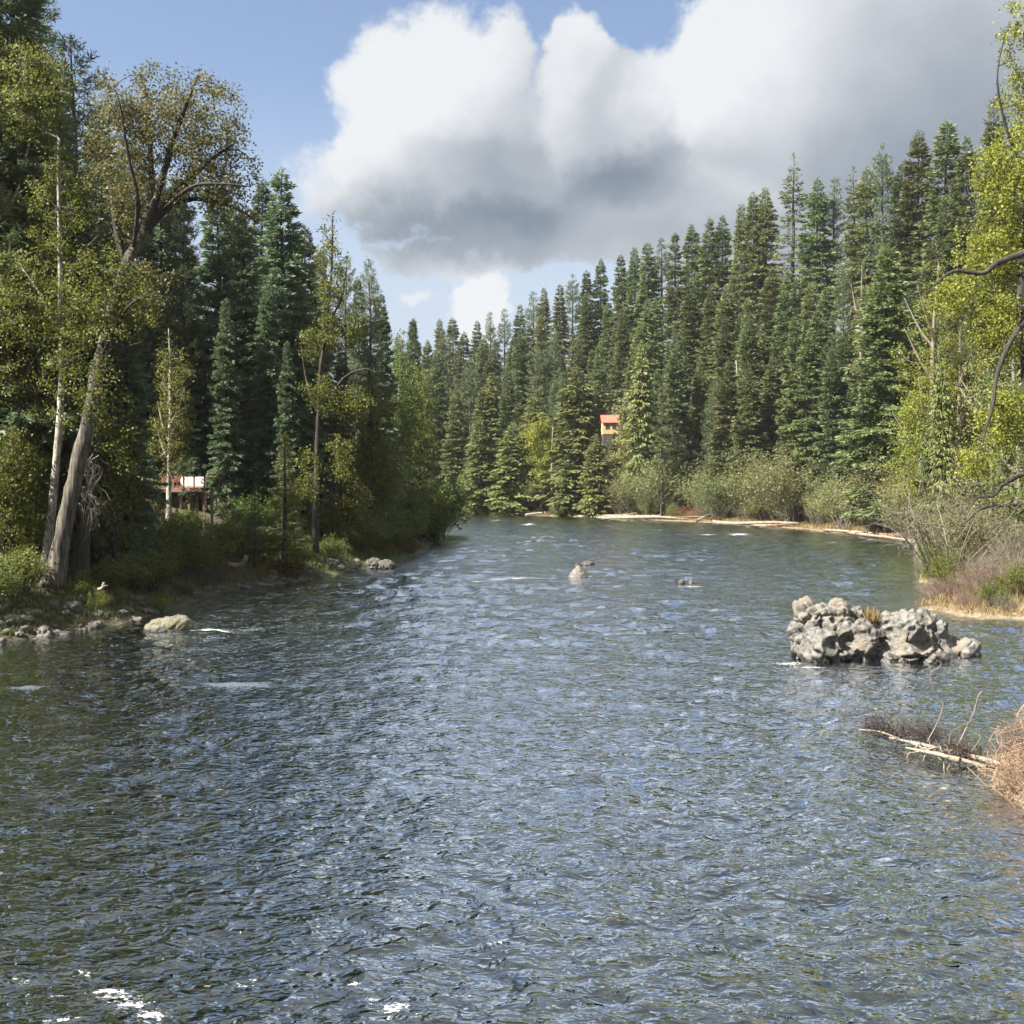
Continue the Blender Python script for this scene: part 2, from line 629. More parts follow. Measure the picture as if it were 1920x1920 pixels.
def height(x, y):
    x = np.asarray(x, float).ravel()
    y = np.asarray(y, float).ravel()
    sd, left = river_dist(x, y)
    s = np.maximum(-sd, 0)
    p3 = np.stack([x, y, np.zeros_like(x)], 1)
    rough = fbm(p3 * 0.35, 4)
    zl = np.interp(s, [0, 0.8, 2.2, 4.5, 8, 12, 20, 40, 120, 600], [0, 0.35, 1.1, 2.0, 3.2, 4.3, 5.6, 7.5, 16, 40])
    hill = np.interp(s, [0, 2, 6, 10, 16, 60, 90, 400], [0, 0.30, 0.75, 1.8, 5.0, 35.5, 43, 60])
    hill *= np.interp(x / np.maximum(y, 1), [-0.30, -0.02, 0.08, 0.2], [0.50, 0.66, 0.88, 1.0])
    low = np.interp(s, [0, 2, 6, 20, 60, 400], [0, 0.35, 0.7, 2.2, 9, 30])
    w = sstep(y, 62, 112)
    zr = low * (1 - w) + hill * w
    land = np.where(left, zl, zr) + rough * np.minimum(s * 0.12, 0.45)
    u = np.maximum(sd, 0)
    deep = 2.1 * (1 - np.exp(-u / 9.5)) + 0.10 * np.minimum(u, 1)
    deep = deep * (0.40 + 0.60 * sstep(y, 15, 26))
    bed = -deep + rough * np.minimum(u * 0.05, 0.16)
    return np.where(sd > 0, bed, land)


def H(x, y):
    return float(height([x], [y])[0])


def on_ground(xp, d):
    """world point on the ground in the column of pixel xp at depth d"""
    x = (xp - 960) / FOC * d
    return np.array([x, d, H(x, d)])


def grid_axis(lo, hi, step, far, grow=1.35):
    a = list(np.arange(lo, hi + 1e-6, step))
    s = step
    while a[-1] < far:
        s *= grow
        a.append(a[-1] + s)
    s = step
    b = []
    v = lo
    while v > -far:
        s *= grow
        v -= s
        b.append(v)
    return np.array(b[::-1] + a)


def build_ground():
    xs = grid_axis(-50, 110, 1.0, 2800)
    ys = grid_axis(8, 265, 1.15, 2800)
    X, Y = np.meshgrid(xs, ys)
    Z = height(X.ravel(), Y.ravel())
    v = np.stack([X.ravel(), Y.ravel(), Z], 1)
    nx, ny = len(xs), len(ys)
    i = (np.arange(ny - 1)[:, None] * nx + np.arange(nx - 1)[None, :]).ravel()
    f = np.stack([i, i + 1, i + nx + 1, i + nx], 1)
    mb = MB()
    mb.quads(v, f, 0, 0.5, True)
    m, g, b, out = material('forest_floor_and_river_bed')
    geo = g.node('ShaderNodeNewGeometry')
    pos = geo.outputs['Position']
    sp = g.node('ShaderNodeSeparateXYZ')
    g.put(sp.inputs[0], pos)
    n = g.noise(pos, 0.35, 5, 0.6)
    n2 = g.noise(pos, 2.6, 5, 0.65)
    c = g.mix(g.step(n, 0.38, 0.62), (0.050, 0.040, 0.024), (0.055, 0.072, 0.022))
    c = g.mix(g.mul(g.step(n2, 0.5, 0.7), 0.6), c, (0.10, 0.080, 0.048))
    zz = g.add(sp.outputs[2], g.mul(g.sub(n, 0.5), 0.7))
    sand = g.step(zz, 0.95, 0.45)
    far = g.step(sp.outputs[0], 3.0, 8.0)            # pale sand and dry grass lie on the right-hand shore
    c = g.mix(g.mul(sand, g.m('MULTIPLY_ADD', far, 0.9, 0.1)), c, g.mix(g.step(n2, 0.4, 0.62), (0.15, 0.115, 0.07), (0.24, 0.19, 0.13)))
    vo = g.node('ShaderNodeTexVoronoi', feature='F1')
    g.put(vo.inputs['Vector'], pos)
    vo.inputs['Scale'].default_value = 2.3
    cs = g.node('ShaderNodeSeparateColor')
    g.put(cs.inputs[0], vo.outputs['Color'])
    cob = g.mix(cs.outputs[0], (0.055, 0.050, 0.022), (0.21, 0.185, 0.095))
    cob = g.mix(g.mul(g.step(vo.outputs['Distance'], 0.35, 0.6), 0.8), cob, (0.028, 0.026, 0.014))
    c = g.mix(g.step(sp.outputs[2], 0.03, -0.08), c, cob)
    g.put(b.inputs['Base Color'], c)
    b.inputs['Roughness'].default_value = 0.92
    bp = g.node('ShaderNodeBump')
    bp.inputs['Strength'].default_value = 0.8
    bp.inputs['Distance'].default_value = 0.25
    g.put(bp.inputs['Height'], n2)
    g.put(b.inputs['Normal'], bp.outputs[0])
    o = mb.build('ground', m)
    structure(o)


build_ground()

# ------------------------------------------------------------------ the river
# white water: x, y (photo pixels), half length across, half depth (metres), strength
FOAM = [(440, 1286, 1.3, 0.40, 1.5), (530, 1276, 0.7, 0.25, 0.9), (50, 1290, 0.75, 0.25, 1.3), (385, 1184, 1.1, 0.45, 1.4), (480, 1180, 0.5, 0.25, 0.6),
        (437, 1251, 0.35, 0.2, 0.8), (960, 1088, 1.7, 0.9, 1.3), (890, 1089, 1.0, 0.6, 1.0), (1015, 1090, 0.6, 0.5, 0.5), (664, 1086, 1.0, 0.8, 0.8),
        (1295, 1101, 0.8, 0.6, 0.8), (1365, 1098, 1.6, 0.5, 0.5), (1325, 1003, 1.2, 2.0, 0.9), (1385, 1003, 1.5, 2.0, 0.9), (1105, 1057, 0.8, 0.6, 0.5),
        (990, 984, 1.3, 3.0, 0.8), (930, 976, 1.3, 3.0, 0.6), (1235, 995, 1.2, 2.0, 0.5), (1560, 1018, 1.0, 1.5, 0.5), (1632, 1012, 1.0, 1.2, 0.6),
        (205, 1862, 0.32, 0.10, 1.0), (250, 1886, 0.30, 0.10, 1.0), (285, 1905, 0.22, 0.10, 1.0), (225, 1872, 0.35, 0.12, 0.7),
        (740, 1896, 0.22, 0.10, 1.0), (700, 1880, 0.20, 0.06, 0.6), (665, 1850, 0.14, 0.10, 0.9), (450, 1850, 0.25, 0.06, 0.7), (470, 1842, 0.16, 0.05, 0.8),
        (40, 1842, 0.22, 0.08, 0.7), (160, 1826, 0.16, 0.12, 0.7), (105, 1868, 0.20, 0.06, 0.7), (125, 1915, 0.3, 0.06, 0.9), (925, 1771, 0.2, 0.08, 0.7),
        (540, 1895, 0.25, 0.06, 0.5), (860, 1876, 0.4, 0.05, 0.5), (745, 1690, 0.18, 0.08, 0.6), (490, 1668, 0.2, 0.05, 0.5), (1290, 1686, 0.2, 0.08, 0.5),
        (1476, 1245, 0.6, 0.25, 0.9), (1520, 1254, 0.7, 0.2, 0.9), (1610, 1252, 0.4, 0.15, 0.6), (1060, 1083, 0.5, 0.4, 0.5), (1110, 1088, 0.5, 0.3, 0.6),
        (950, 1240, 0.3, 0.2, 0.4), (700, 1340, 0.25, 0.15, 0.3), (575, 1432, 0.2, 0.1, 0.5), (180, 1240, 0.3, 0.15, 0.4), (760, 1915, 0.3, 0.05, 0.6)]


def waves(x, y):
    z0 = np.zeros_like(x)
    wx = 0.5 * perlin(np.stack([x * 0.25, y * 0.25, z0 + 3], 1))
    x2, y2 = x + wx, y + 0.5 * wx
    # choppiness varies over the river: quieter towards the banks and far reach
    a = 0.75 + 0.55 * perlin(np.stack([x * 0.09, y * 0.05, z0 + 9], 1))
    up = sstep(y, 28, 75)
    h = 0.05 * perlin(np.stack([x2 * 0.28, y2 * 0.36, z0], 1))
    for lam, amp, an in ((2.3, 0.08 + 0.22 * up, 0.7), (1.35, 0.13 + 0.20 * up, 0.72), (0.75, 0.155 + 0.04 * up, 0.72), (0.42, 0.10 - 0.03 * up, 0.7)):
        n = perlin(np.stack([x2 * an / lam, y2 / lam, z0 + lam * 31], 1))
        h = h + amp * (0.65 * n + 0.5 * (0.45 - np.abs(n)))
    return 0.86 * h * np.clip(a, 0.35, 1.4)


def build_water():
    d = [5.0]
    while d[-1] < 275:
        d.append(d[-1] * 1.0060 if d[-1] > 11.5 else d[-1] * 1.05)
    d = np.array(d)
    t = np.concatenate([np.linspace(-1.1, -0.53, 28)[:-1], np.linspace(-0.53, 0.53, 460), np.linspace(0.53, 1.1, 28)[1:]])
    D, T = np.meshgrid(d, t, indexing='ij')
    x, y = (D * T).ravel(), D.ravel()
    sd, _ = river_dist(x, y)
    keep_h = waves(x, y) * (0.25 + 0.75 * sstep(sd, 0.2, 4.0)) 
    # standing waves around the rocks
    v = np.stack([x, y, keep_h], 1)
    nd, nt_ = len(d), len(t)
    i = (np.arange(nd - 1)[:, None] * nt_ + np.arange(nt_ - 1)[None, :]).ravel()
    f = np.stack([i, i + 1, i + nt_ + 1, i + nt_], 1)
    ok = (sd[f].max(1) > -1.5)
    f = f[ok]
    used = np.zeros(len(v), bool)
    used[f.ravel()] = True
    remap = np.cumsum(used) - 1
    f = remap[f]
    v = v[used]
    x, y, sd = x[used], y[used], sd[used]
    mb = MB()
    mb.quads(v, f, 0, 0.5, True)
    bed = height(x, y)
    body = 1 - np.exp(-np.maximum(-bed, 0) * 0.85)
    foam = np.zeros(len(x))
    for (px, py, rx, ry, s) in FOAM:
        dd = EYE * FOC / (py - HOR)
        cx = (px - 960) / FOC * dd
        q = ((x - cx) / rx) ** 2 + ((y - dd) / ry) ** 2
        foam = np.maximum(foam, s * np.exp(-q * 0.8))
    m, g, b, out = material('river_water')
    nt = m.node_tree
    nt.nodes.remove(b)
    geo = g.node('ShaderNodeNewGeometry')
    pos = geo.outputs['Position']
    # wavelets: short steep crests standing on a flatter surface
    n1 = g.noise(g.vscale(pos, (0.7, 1.0, 1)), 3.0, 1, 0.5, 0.7)
    n2 = g.noise(g.vscale(pos, (0.65, 1.0, 1)), 7.0, 1, 0.5, 0.9)
    n3 = g.noise(g.vscale(pos, (0.7, 1.0, 1)), 9.0, 1, 0.5, 0.3)
    c1 = g.mx(g.sub(n1, 0.30), 0.0)
    c2 = g.mx(g.sub(n2, 0.30), 0.0)
    wave = g.mul(g.mul(c1, c1), 0.22)
    wave = g.m('MULTIPLY_ADD', g.mul(c2, c2), 0.10, wave)
    wave = g.m('MULTIPLY_ADD', n3, 0.0045, wave)
    bp = g.node('ShaderNodeBump')
    bp.inputs['Strength'].default_value = 1.0
    bp.inputs['Distance'].default_value = 1.0
    g.put(bp.inputs['Height'], wave)
    nor = bp.outputs[0]
    fr = g.node('ShaderNodeFresnel')
    fr.inputs['IOR'].default_value = 1.36
    g.put(fr.inputs['Normal'], nor)
    gl = g.node('ShaderNodeBsdfGlossy')
    ac = g.node('ShaderNodeAttribute', attribute_name='chop')
    g.put(gl.inputs['Roughness'], ac.outputs['Fac'])
    gl.inputs['Color'].default_value = (0.90, 0.95, 1, 1)
    g.put(gl.inputs['Normal'], nor)
    ab = g.node('ShaderNodeAttribute', attribute_name='body')
    af = g.node('ShaderNodeAttribute', attribute_name='foam')
    tr = g.node('ShaderNodeBsdfTransparent')
    tr.inputs[0].default_value = (0.80, 0.86, 0.70, 1)
    df = g.node('ShaderNodeBsdfDiffuse')
    big = g.noise(pos, 0.18, 3, 0.5)
    g.put(df.inputs[0], g.mix(g.step(big, 0.35, 0.65), (0.0025, 0.0055, 0.0085), (0.006, 0.010, 0.009)))
    mx = g.node('ShaderNodeMixShader')
    g.put(mx.inputs[0], ab.outputs['Fac'])
    g.put(mx.inputs[1], tr.outputs[0])
    g.put(mx.inputs[2], df.outputs[0])
    m2 = g.node('ShaderNodeMixShader')
    g.put(m2.inputs[0], g.step(fr.outputs[0], 0.018, 0.16, 0.13, 0.97))
    g.put(m2.inputs[1], mx.outputs[0])
    g.put(m2.inputs[2], gl.outputs[0])
    fo = g.node('ShaderNodeBsdfDiffuse')
    fo.inputs[0].default_value = (0.80, 0.83, 0.85, 1)
    fn = g.noise(g.vscale(pos, (1.0, 1.5, 1)), 11.0, 6, 0.8)
    fm = g.step(g.add(af.outputs['Fac'], g.mul(g.sub(fn, 0.5), 4.2)), 0.62, 1.15)
    fm = g.mul(fm, g.step(af.outputs['Fac'], 0.05, 0.25))
    m3 = g.node('ShaderNodeMixShader')
    g.put(m3.inputs[0], g.mul(fm, 0.92))
    g.put(m3.inputs[1], m2.outputs[0])
    g.put(m3.inputs[2], fo.outputs[0])
    g.put(out.inputs[0], m3.outputs[0])
    o = mb.build('river_water', m)
    chop = 0.03 + 0.05 * sstep(y, 26, 80)      # fine broken chop of the riffle further up
    for nm, arr in (('body', body), ('foam', foam), ('chop', chop)):
        at = o.data.attributes.new(nm, 'FLOAT', 'POINT')
        at.data.foreach_set('value', arr.astype(np.float32))
    structure(o)


build_water()

# ------------------------------------------------------------------ conifers
def conifer_proto(name, seed, style, mat, h=30.0, dens=1.0):
    """a conifer h metres tall standing at the origin; returns (trunk mesh, crown mesh, height)"""
    rng = np.random.default_rng(seed)
    S = dict(
        fir=dict(base=.09, R=5.6, nb=270, pw=.66, slope=(-.32, .45), droop=.22, size=.62, wid=.28, den=40, fan=.30),
        spire=dict(base=.06, R=4.4, nb=260, pw=.62, slope=(-.30, .55), droop=.20, size=.58, wid=.28, den=44, fan=.30),
        pine=dict(base=.34, R=4.4, nb=110, pw=.58, slope=(-.10, .55), droop=-.12, size=.55, wid=.16, den=40, fan=.16),
        open=dict(base=.30, R=4.4, nb=120, pw=.75, slope=(-.30, .40), droop=.10, size=.60, wid=.22, den=24, fan=.24),
        cedar=dict(base=.02, R=4.6, nb=260, pw=.62, slope=(-.15, .75), droop=.38, size=.55, wid=.34, den=34, fan=.26),
        young=dict(base=.03, R=3.6, nb=150, pw=.85, slope=(-.12, .50), droop=.05, size=.55, wid=.26, den=26, fan=.30),
    )[style]
    tr = MB()
    zs = np.linspace(-0.6, h * 0.985, 14)
    r0 = 0.0135 * h
    wob = np.stack([perlin(np.stack([zs * .12, zs * 0 + seed, zs * 0], 1)), perlin(np.stack([zs * .12, zs * 0 + seed + 9, zs * 0], 1))], 1) * 0.25
    wob -= wob[1]
    pts = np.column_stack([wob, zs])
    tr.tube(pts, r0 * (1 - np.clip(zs, 0, None) / h) ** 0.85 + 0.02, 7, 0)
    # dead lower snags
    for k in range(16):
        z = h * (0.06 + S['base'] * rng.random() * 0.95)
        a = rng.random() * TAU
        L = rng.uniform(.5, 1.6)
        tr.tube([(0, 0, z), (math.cos(a) * L, math.sin(a) * L, z - L * rng.uniform(0, .35))], [.035, .008], 3, 0, cap=False)
    mb = MB()
    nb = int(S['nb'] * max(dens, 1.0) ** 0.6)
    t = np.sort(rng.random(nb)) ** 0.92
    t[-6:] = np.linspace(.955, .995, 6)
    z = h * (S['base'] + (1 - S['base']) * t)
    lump = 0.88 + 0.24 * perlin(np.stack([t * 9, t * 0 + seed * 1.7, t * 0], 1))
    prof = (1 - t) ** S['pw'] * (1 - 0.25 * t) * (0.45 + 0.55 * np.clip(t / 0.16, 0, 1))
    L = (S['R'] * (h / 30) * prof * (0.66 + 0.55 * rng.random(nb)) * lump) + 0.14
    az = np.arange(nb) * 2.39996 + rng.normal(0, .35, nb)
    # sides differ: gaps where a neighbour stood
    L *= 1 - 0.35 * np.clip(perlin(np.stack([np.cos(az) * 1.3, np.sin(az) * 1.3, t * 6 + seed], 1)) * 1.6, 0, 1)
    slope = S['slope'][0] + (S['slope'][1] - S['slope'][0]) * t + rng.normal(0, .10, nb)
    dirx, diry = np.cos(az), np.sin(az)
    cx = np.interp(z, zs, pts[:, 0])
    cy = np.interp(z, zs, pts[:, 1])

    def at(i, s):
        r = s * L[i]
        zz = z[i] + slope[i] * r - S['droop'] * L[i] * s * s + (0.10 * L[i] * s ** 4 if style != 'cedar' else 0)
        return np.stack([cx[i] + dirx[i] * r, cy[i] + diry[i] * r, zz], 1)
    # branch wood
    idx = np.arange(nb)
    for k in idx[(L > 0.9)]:
        kk = np.array([k, k, k])
        mb.tube(at(kk, np.array([0, .5, .95])), [.014 * L[k] + .012, .010 * L[k] + .008, .005], 3, 1, cap=False)
    cnt = np.maximum((S['den'] * dens / max(dens, 1.0) ** 0.6 * L * (0.75 + 0.5 * rng.random(nb))).astype(int), 5)
    i = np.repeat(idx, cnt)
    n = len(i)
    s = rng.random(n) ** 0.62
    if style in ('pine',):
        tuft = np.round(s * 4 + rng.normal(0, .15, n)) / 4
        s = np.clip(tuft * 0.82 + 0.2 + rng.normal(0, .04, n), .15, 1.04)
    elif style == 'open':
        s = np.clip(np.round(s * 5) / 5 + rng.normal(0, .06, n), .12, 1.02)
    s = np.clip(s, .08, 1.03)
    p = at(i, s)
    lat = rng.uniform(-1, 1, n)
    w = S['fan'] * L[i] * (1.08 - s) + 0.10
    px, py = -diry[i], dirx[i]
    off = lat * w
    p[:, 0] += px * off
    p[:, 1] += py * off
    p[:, 2] += rng.normal(0, 0.09, n) - np.abs(lat) * w * 0.18
    fwd = rng.uniform(.35, 1.0, n)
    ax = np.stack([dirx[i] * fwd + px * lat * .95, diry[i] * fwd + py * lat * .95, slope[i] * .5 - .18 + rng.normal(0, .22, n)], 1)
    if style == 'pine':
        ax = ax * 0.55 + rng.normal(0, .45, (n, 3)) + np.array([0, 0, .25])
    if style == 'cedar':
        ax[:, 2] -= 0.55
    size = S['size'] * (0.55 + 0.75 * rng.random(n)) * (h / 30) ** 0.4 * (dens ** -0.45)
    size *= np.clip(0.42 + L[i] / 1.6, .42, 1.0)
    tint = np.clip(0.15 + 0.28 * rng.random(n) + 0.32 * rng.random(nb)[i] + 0.30 * (s - .4), 0, 1)
    mb.leaves(p, ax, size, size * S['wid'] * (0.7 + 0.6 * rng.random(n)), rng, 0, tint, fold=0.25)
    # leader
    q = rng.random((26, 3)) * [0.16, 0.16, 0.9] - [0.08, 0.08, 0.9]
    mb.leaves(q + [pts[-1, 0], pts[-1, 1], h], rng.normal(0, .4, (26, 3)) + [0, 0, .8], .38, .09, rng, 0)
    return tr.mesh(name + '_trunk', M_BARK), mb.mesh(name + '_crown', [mat, M_BARK]), h


PROTO = {}


def proto(style, k, mat, h=30.0, dens=1.0):
    key = (style, k, mat.name, dens)
    if key not in PROTO:
        PROTO[key] = conifer_proto(style, 100 + 7 * k + len(style), style, mat, h, dens)
    return PROTO[key]


def plant_conifer(pos, h, pr, label, group, rz, name='fir_tree', wide=1.0, lean=(0, 0), cat='tree'):
    tm, cm, h0 = pr
    e = empty(name, pos, rz)
    s = h / h0
    e.scale = (s * wide, s * wide, s)
    e.rotation_euler = (lean[0], lean[1], rz)
    link('trunk', tm, e)
    c = link('crown', cm, e)
    c['kind'] = 'stuff'
    tag(e, label, cat, group)
    return e


# ------------------------------------------------------------------ broad-leaved trees and shrubs
def bend(a, b, rng, amp=0.12, n=6, up=0.0):
    a, b = np.asarray(a, float), np.asarray(b, float)
    t = np.linspace(0, 1, n)[:, None]
    L = np.linalg.norm(b - a)
    k1, k2 = rng.normal(0, amp * L, 3), rng.normal(0, amp * L * .5, 3)
    return a + (b - a) * t + np.sin(t * math.pi) * (k1 + [0, 0, up * L]) + np.sin(t * TAU) * k2


def smooth_path(pts, n=6):
    pts = np.asarray(pts, float)
    if len(pts) < 3:
        t = np.linspace(0, 1, n)[:, None]
        return pts[0] + (pts[-1] - pts[0]) * t
    out = []
    p = np.vstack([2 * pts[0] - pts[1], pts, 2 * pts[-1] - pts[-2]])
    for i in range(1, len(p) - 2):
        for t in np.linspace(0, 1, n, endpoint=False):
            a, b, c, d = p[i - 1], p[i], p[i + 1], p[i + 2]
            out.append(.5 * ((2 * b) + (c - a) * t + (2 * a - 5 * b + 4 * c - d) * t * t + (3 * b - a - 3 * c + d) * t ** 3))
    out.append(pts[-1])
    return np.array(out)


def crown_points(rng, ells, n):
    """points in a union of ellipsoids, thinned towards the middle"""
    vol = np.array([e[1][0] * e[1][1] * e[1][2] for e in ells])
    k = rng.choice(len(ells), n, p=vol / vol.sum())
    d = rng.normal(size=(n, 3))
    d /= np.linalg.norm(d, axis=1)[:, None]
    r = rng.random(n) ** 0.42
    c = np.array([e[0] for e in ells])[k]
    s = np.array([e[1] for e in ells])[k]
    return c + d * r[:, None] * s


def broadleaf(name, base, limbs, ells, leafmat, barkmat, seed, clusters=200, per=50, leaf=0.14, spread=0.45,
              label='', cat='tree', group=None, twig=0.03, limb_parts=True, bare=0):
    """limbs: list of (points, r0, r1), first is the trunk (world coordinates)"""
    rng = np.random.default_rng(seed)
    base = np.asarray(base, float)
    e = empty(name, base)
    nodes, nrad = [], []
    for k, (pts, r0, r1) in enumerate(limbs):
        sp = smooth_path(pts, 7) - base
        rr = np.linspace(r0, r1, len(sp))
        if k == 0:
            rr = rr * (1 + 0.45 * np.exp(-np.linspace(0, 1, len(sp)) * 14))
        mb = MB()
        mb.tube(sp, rr, 12 if k == 0 else 8, 0, rough=0.22 if k == 0 else 0.42, seed=k)
        mb.build('trunk' if k == 0 else 'limb', barkmat, e)
        st = len(sp) // 2 if k == 0 and len(limbs) > 1 else len(sp) // 4
        nodes += list(sp[st:])
        nrad += list(rr[st:])
    nodes = np.array(nodes)
    nrad = np.array(nrad)
    C = crown_points(rng, [(np.asarray(c, float) - base, r) for c, r in ells], clusters)
    tw = MB()
    lf = MB()
    order = np.argsort(rng.random(clusters) + (np.arange(clusters) > clusters * 0.16) * 2)
    grown, grad = nodes, nrad
    for j, k in enumerate(order):
        c = C[k]
        dv = c - grown
        dist = np.linalg.norm(dv, axis=1) + np.clip(-dv[:, 2], 0, None) * 0.9
        q = int(np.argmin(dist))
        a = grown[q]
        path = bend(a, c, rng, 0.09, 6, 0.10)
        L = np.linalg.norm(c - a)
        r0 = min(grad[q] * 0.7, twig * (0.6 + 0.35 * L) * (1.6 if j < clusters * .16 else 1.0))
        tw.tube(path, np.linspace(r0, 0.008, 6), 4 if j < clusters * .16 else 3, 0, cap=False)
        if j < clusters * 0.35:
            grown = np.vstack([grown, path[2:]])
            grad = np.concatenate([grad, np.linspace(r0, .01, 6)[2:]])
        if bare and rng.random() < bare:
            continue
        m = max(3, int(per * rng.uniform(.45, 1.5)))
        tt = rng.random(m) ** .7
        along = path[3] + (path[-1] - path[3]) * tt[:, None] * 1.15
        p = along + rng.normal(0, spread, (m, 3)) * [1, 1, .75]
        ax = rng.normal(size=(m, 3)) + [0, 0, -.25]
        sz = leaf * rng.uniform(.6, 1.35, m)
        lf.leaves(p, ax, sz, sz * rng.uniform(.5, .85, m), rng, 0, np.clip(rng.random() * .5 + rng.random(m) * .55, 0, 1))
        # fine spurs
        for _ in range(1):
            s0 = path[3 + int(rng.integers(0, 3))]
            tw.tube([s0, s0 + rng.normal(0, spread * .8, 3) + [0, 0, .1]], [.012, .004], 3, 0, cap=False)
    t = tw.build('twigs', barkmat, e)
    t['kind'] = 'stuff'
    c = lf.build('crown', leafmat, e)
    c['kind'] = 'stuff'
    tag(e, label, cat, group)
    return e


def shrub_proto(name, seed, leafmat, twigmat, h=3.0, r=2.0, stems=22, leaves=1600, leaf=0.12, arch=0.35, stemr=0.02, drift=0.5):
    rng = np.random.default_rng(seed)
    st = MB()
    lf = MB()
    tips = []
    for k in range(stems):
        a = rng.random() * TAU
        rr = r * math.sqrt(rng.random())
        b = np.array([math.cos(a) * rr * .22, math.sin(a) * rr * .22, -.15])
        top = np.array([math.cos(a) * rr, math.sin(a) * rr, h * rng.uniform(.55, 1.05) * (1 - .35 * (rr / r) ** 2)])
        p = bend(b, top, rng, .06, 6, arch * .4)
        st.tube(p, np.linspace(stemr * rng.uniform(.7, 1.4), .005, 6), 4, 0, rng.random(), cap=False)
        for _ in range(7):
            q = p[int(rng.integers(2, 6))]
            d = rng.normal(0, .30 * h * .45, 3) + [0, 0, .12 * h]
            s = bend(q, q + d, rng, .1, 4)
            st.tube(s, np.linspace(stemr * .4, .003, 4), 3, 0, rng.random(), cap=False)
            tips.append(s)
        tips.append(p[3:])
    if leaves:
        m = max(1, leaves // len(tips))
        for s in tips:
            tt = rng.random(m)
            q = s[0] + (s[-1] - s[0]) * tt[:, None] + rng.normal(0, .055 * h, (m, 3))
            q[:, 2] = np.maximum(q[:, 2], .02)
            sz = leaf * rng.uniform(.6, 1.4, m)
            lf.leaves(q, rng.normal(size=(m, 3)) + [0, 0, .2], sz, sz * .6, rng, 0, np.clip(rng.random() * .5 + rng.random(m) * .5, 0, 1))
    return st.mesh(name + '_stems', twigmat), (lf.mesh(name + '_leaves', leafmat) if leaves else None), h


def plant_shrub(pos, h, pr, label, group, rz=0.0, name='shrub', wide=1.0, cat='shrub'):
    sm, lm, h0 = pr
    e = empty(name, pos, rz)
    s = h / h0
    e.scale = (s * wide, s * wide, s)
    a = link('stems', sm, e)
    a['kind'] = 'stuff'
    if lm:
        c = link('leaves', lm, e)
        c['kind'] = 'stuff'
    tag(e, label, cat, group)
    return e

# ------------------------------------------------------------------ right-hand hillside
def shore_depth(xp):
    d = np.arange(70, 300, 0.5)
    sd, _ = river_dist((xp - 960) / FOC * d, d)
    k = np.where(sd > 0)[0]
    return float(d[k[-1]]) if len(k) else 70.0


SHORE_X = np.arange(760, 2200, 10.0)
SHORE_D = np.array([shore_depth(q) for q in SHORE_X])


def shore(xp):
    return float(np.interp(xp, SHORE_X, SHORE_D))


def hill_foot(xp):
    return max(shore(xp), 0.0 if xp < 1690 else 126 + (xp - 1690) * .06)


SKY_X = [700, 775, 825, 848, 870, 895, 920, 946, 975, 1000, 1020, 1050, 1073, 1100, 1127, 1165, 1190, 1215, 1240, 1265, 1297, 1330, 1355, 1390, 1413, 1435,
         1488, 1533, 1563, 1600, 1625, 1654, 1692, 1722, 1776, 1812, 1862, 1900, 2000]
SKY_Y = [640, 600, 598, 596, 622, 602, 586, 580, 572, 548, 540, 534, 515, 508, 484, 478, 464, 455, 448, 437, 420, 408, 404, 383, 362, 352,
         288, 333, 335, 312, 314, 270, 306, 246, 226, 255, 185, 170, 150]
HILL = [proto('fir', k, M_FIR, 30, .85) for k in range(4)] + [proto('spire', k, M_FIR, 30, .85) for k in range(3)]
HILLX = [proto('open', 1, M_FIR, 30, 1.0), proto('pine', 1, M_PINE, 30, 1.0), proto('pine', 2, M_PINE, 30, 1.0)]
placed = []
rnd = random.Random(11)
G_HILL = 'conifers covering the right-hand hillside'
G_BEND = 'conifers behind the far bend'
SPECIAL = {
    1488: 'tall sparse fir with a visible trunk rising clear of its neighbours on the right skyline',
    1654: 'pine with an open tufted top poking above the right-hand skyline',
    1722: 'slender pointed conifer on the skyline next left of the broad dark skyline fir',
    1776: 'broad dark pointed fir on the skyline close beside the yellow-green cottonwood',
    1862: 'highest conifer tip at the right, half hidden behind the yellow-green cottonwood',
    848: 'narrow fir tip, right one of the pair standing over the hidden river bend',
    825: 'narrow fir tip, left one of the pair standing over the hidden river bend',
    1073: 'spire-topped fir on the skyline above the gap left of the red-roofed house',
}


def place_hill(xp, d, h, ytop_free, label=None, pr=None, wide=1.0, name='fir_tree', lean=(0, 0)):
    p = on_ground(xp, d)
    if pr is None:
        pr = HILL[rnd.randrange(len(HILL))] if rnd.random() < .78 else HILLX[rnd.randrange(3)]
    bend_side = xp < 900
    if label is None:
        tm_ = pr[1].name.split('_')[0]
        look = {'fir': 'full fir', 'spire': 'slim fir', 'open': 'open fir', 'pine': 'tufted pine'}.get(tm_, 'fir')
        size = 'tall ' if h > 27 else ('small ' if h < 19 else '')
        zone = ('above the far cedars' if xp < 1060 else 'around the red-roofed house' if xp < 1230 else 'above the rust-brown bush' if xp < 1400 else
                'below the lone tall skyline fir' if xp < 1560 else 'near the bare white snag' if xp < 1700 else 'beside the yellow-green cottonwood')
        if bend_side:
            label = size + look + ' behind the hidden bend, left of the cedars'
        elif ytop_free:
            label = size + look + ' on the right-hand skyline, ' + zone
        elif d - shore(xp) < 17:
            label = size + look + ' at the foot of the hill, ' + zone
        else:
            label = size + look + (' high' if d - hill_foot(xp) > 36 else ' midway') + ' on the right-hand hillside, ' + zone
    p[2] -= 0.25
    plant_conifer(p, h, pr, label, G_BEND if bend_side else G_HILL, rnd.random() * TAU, name, wide * rnd.uniform(.92, 1.2), lean)
    placed.append((p[0], p[1]))


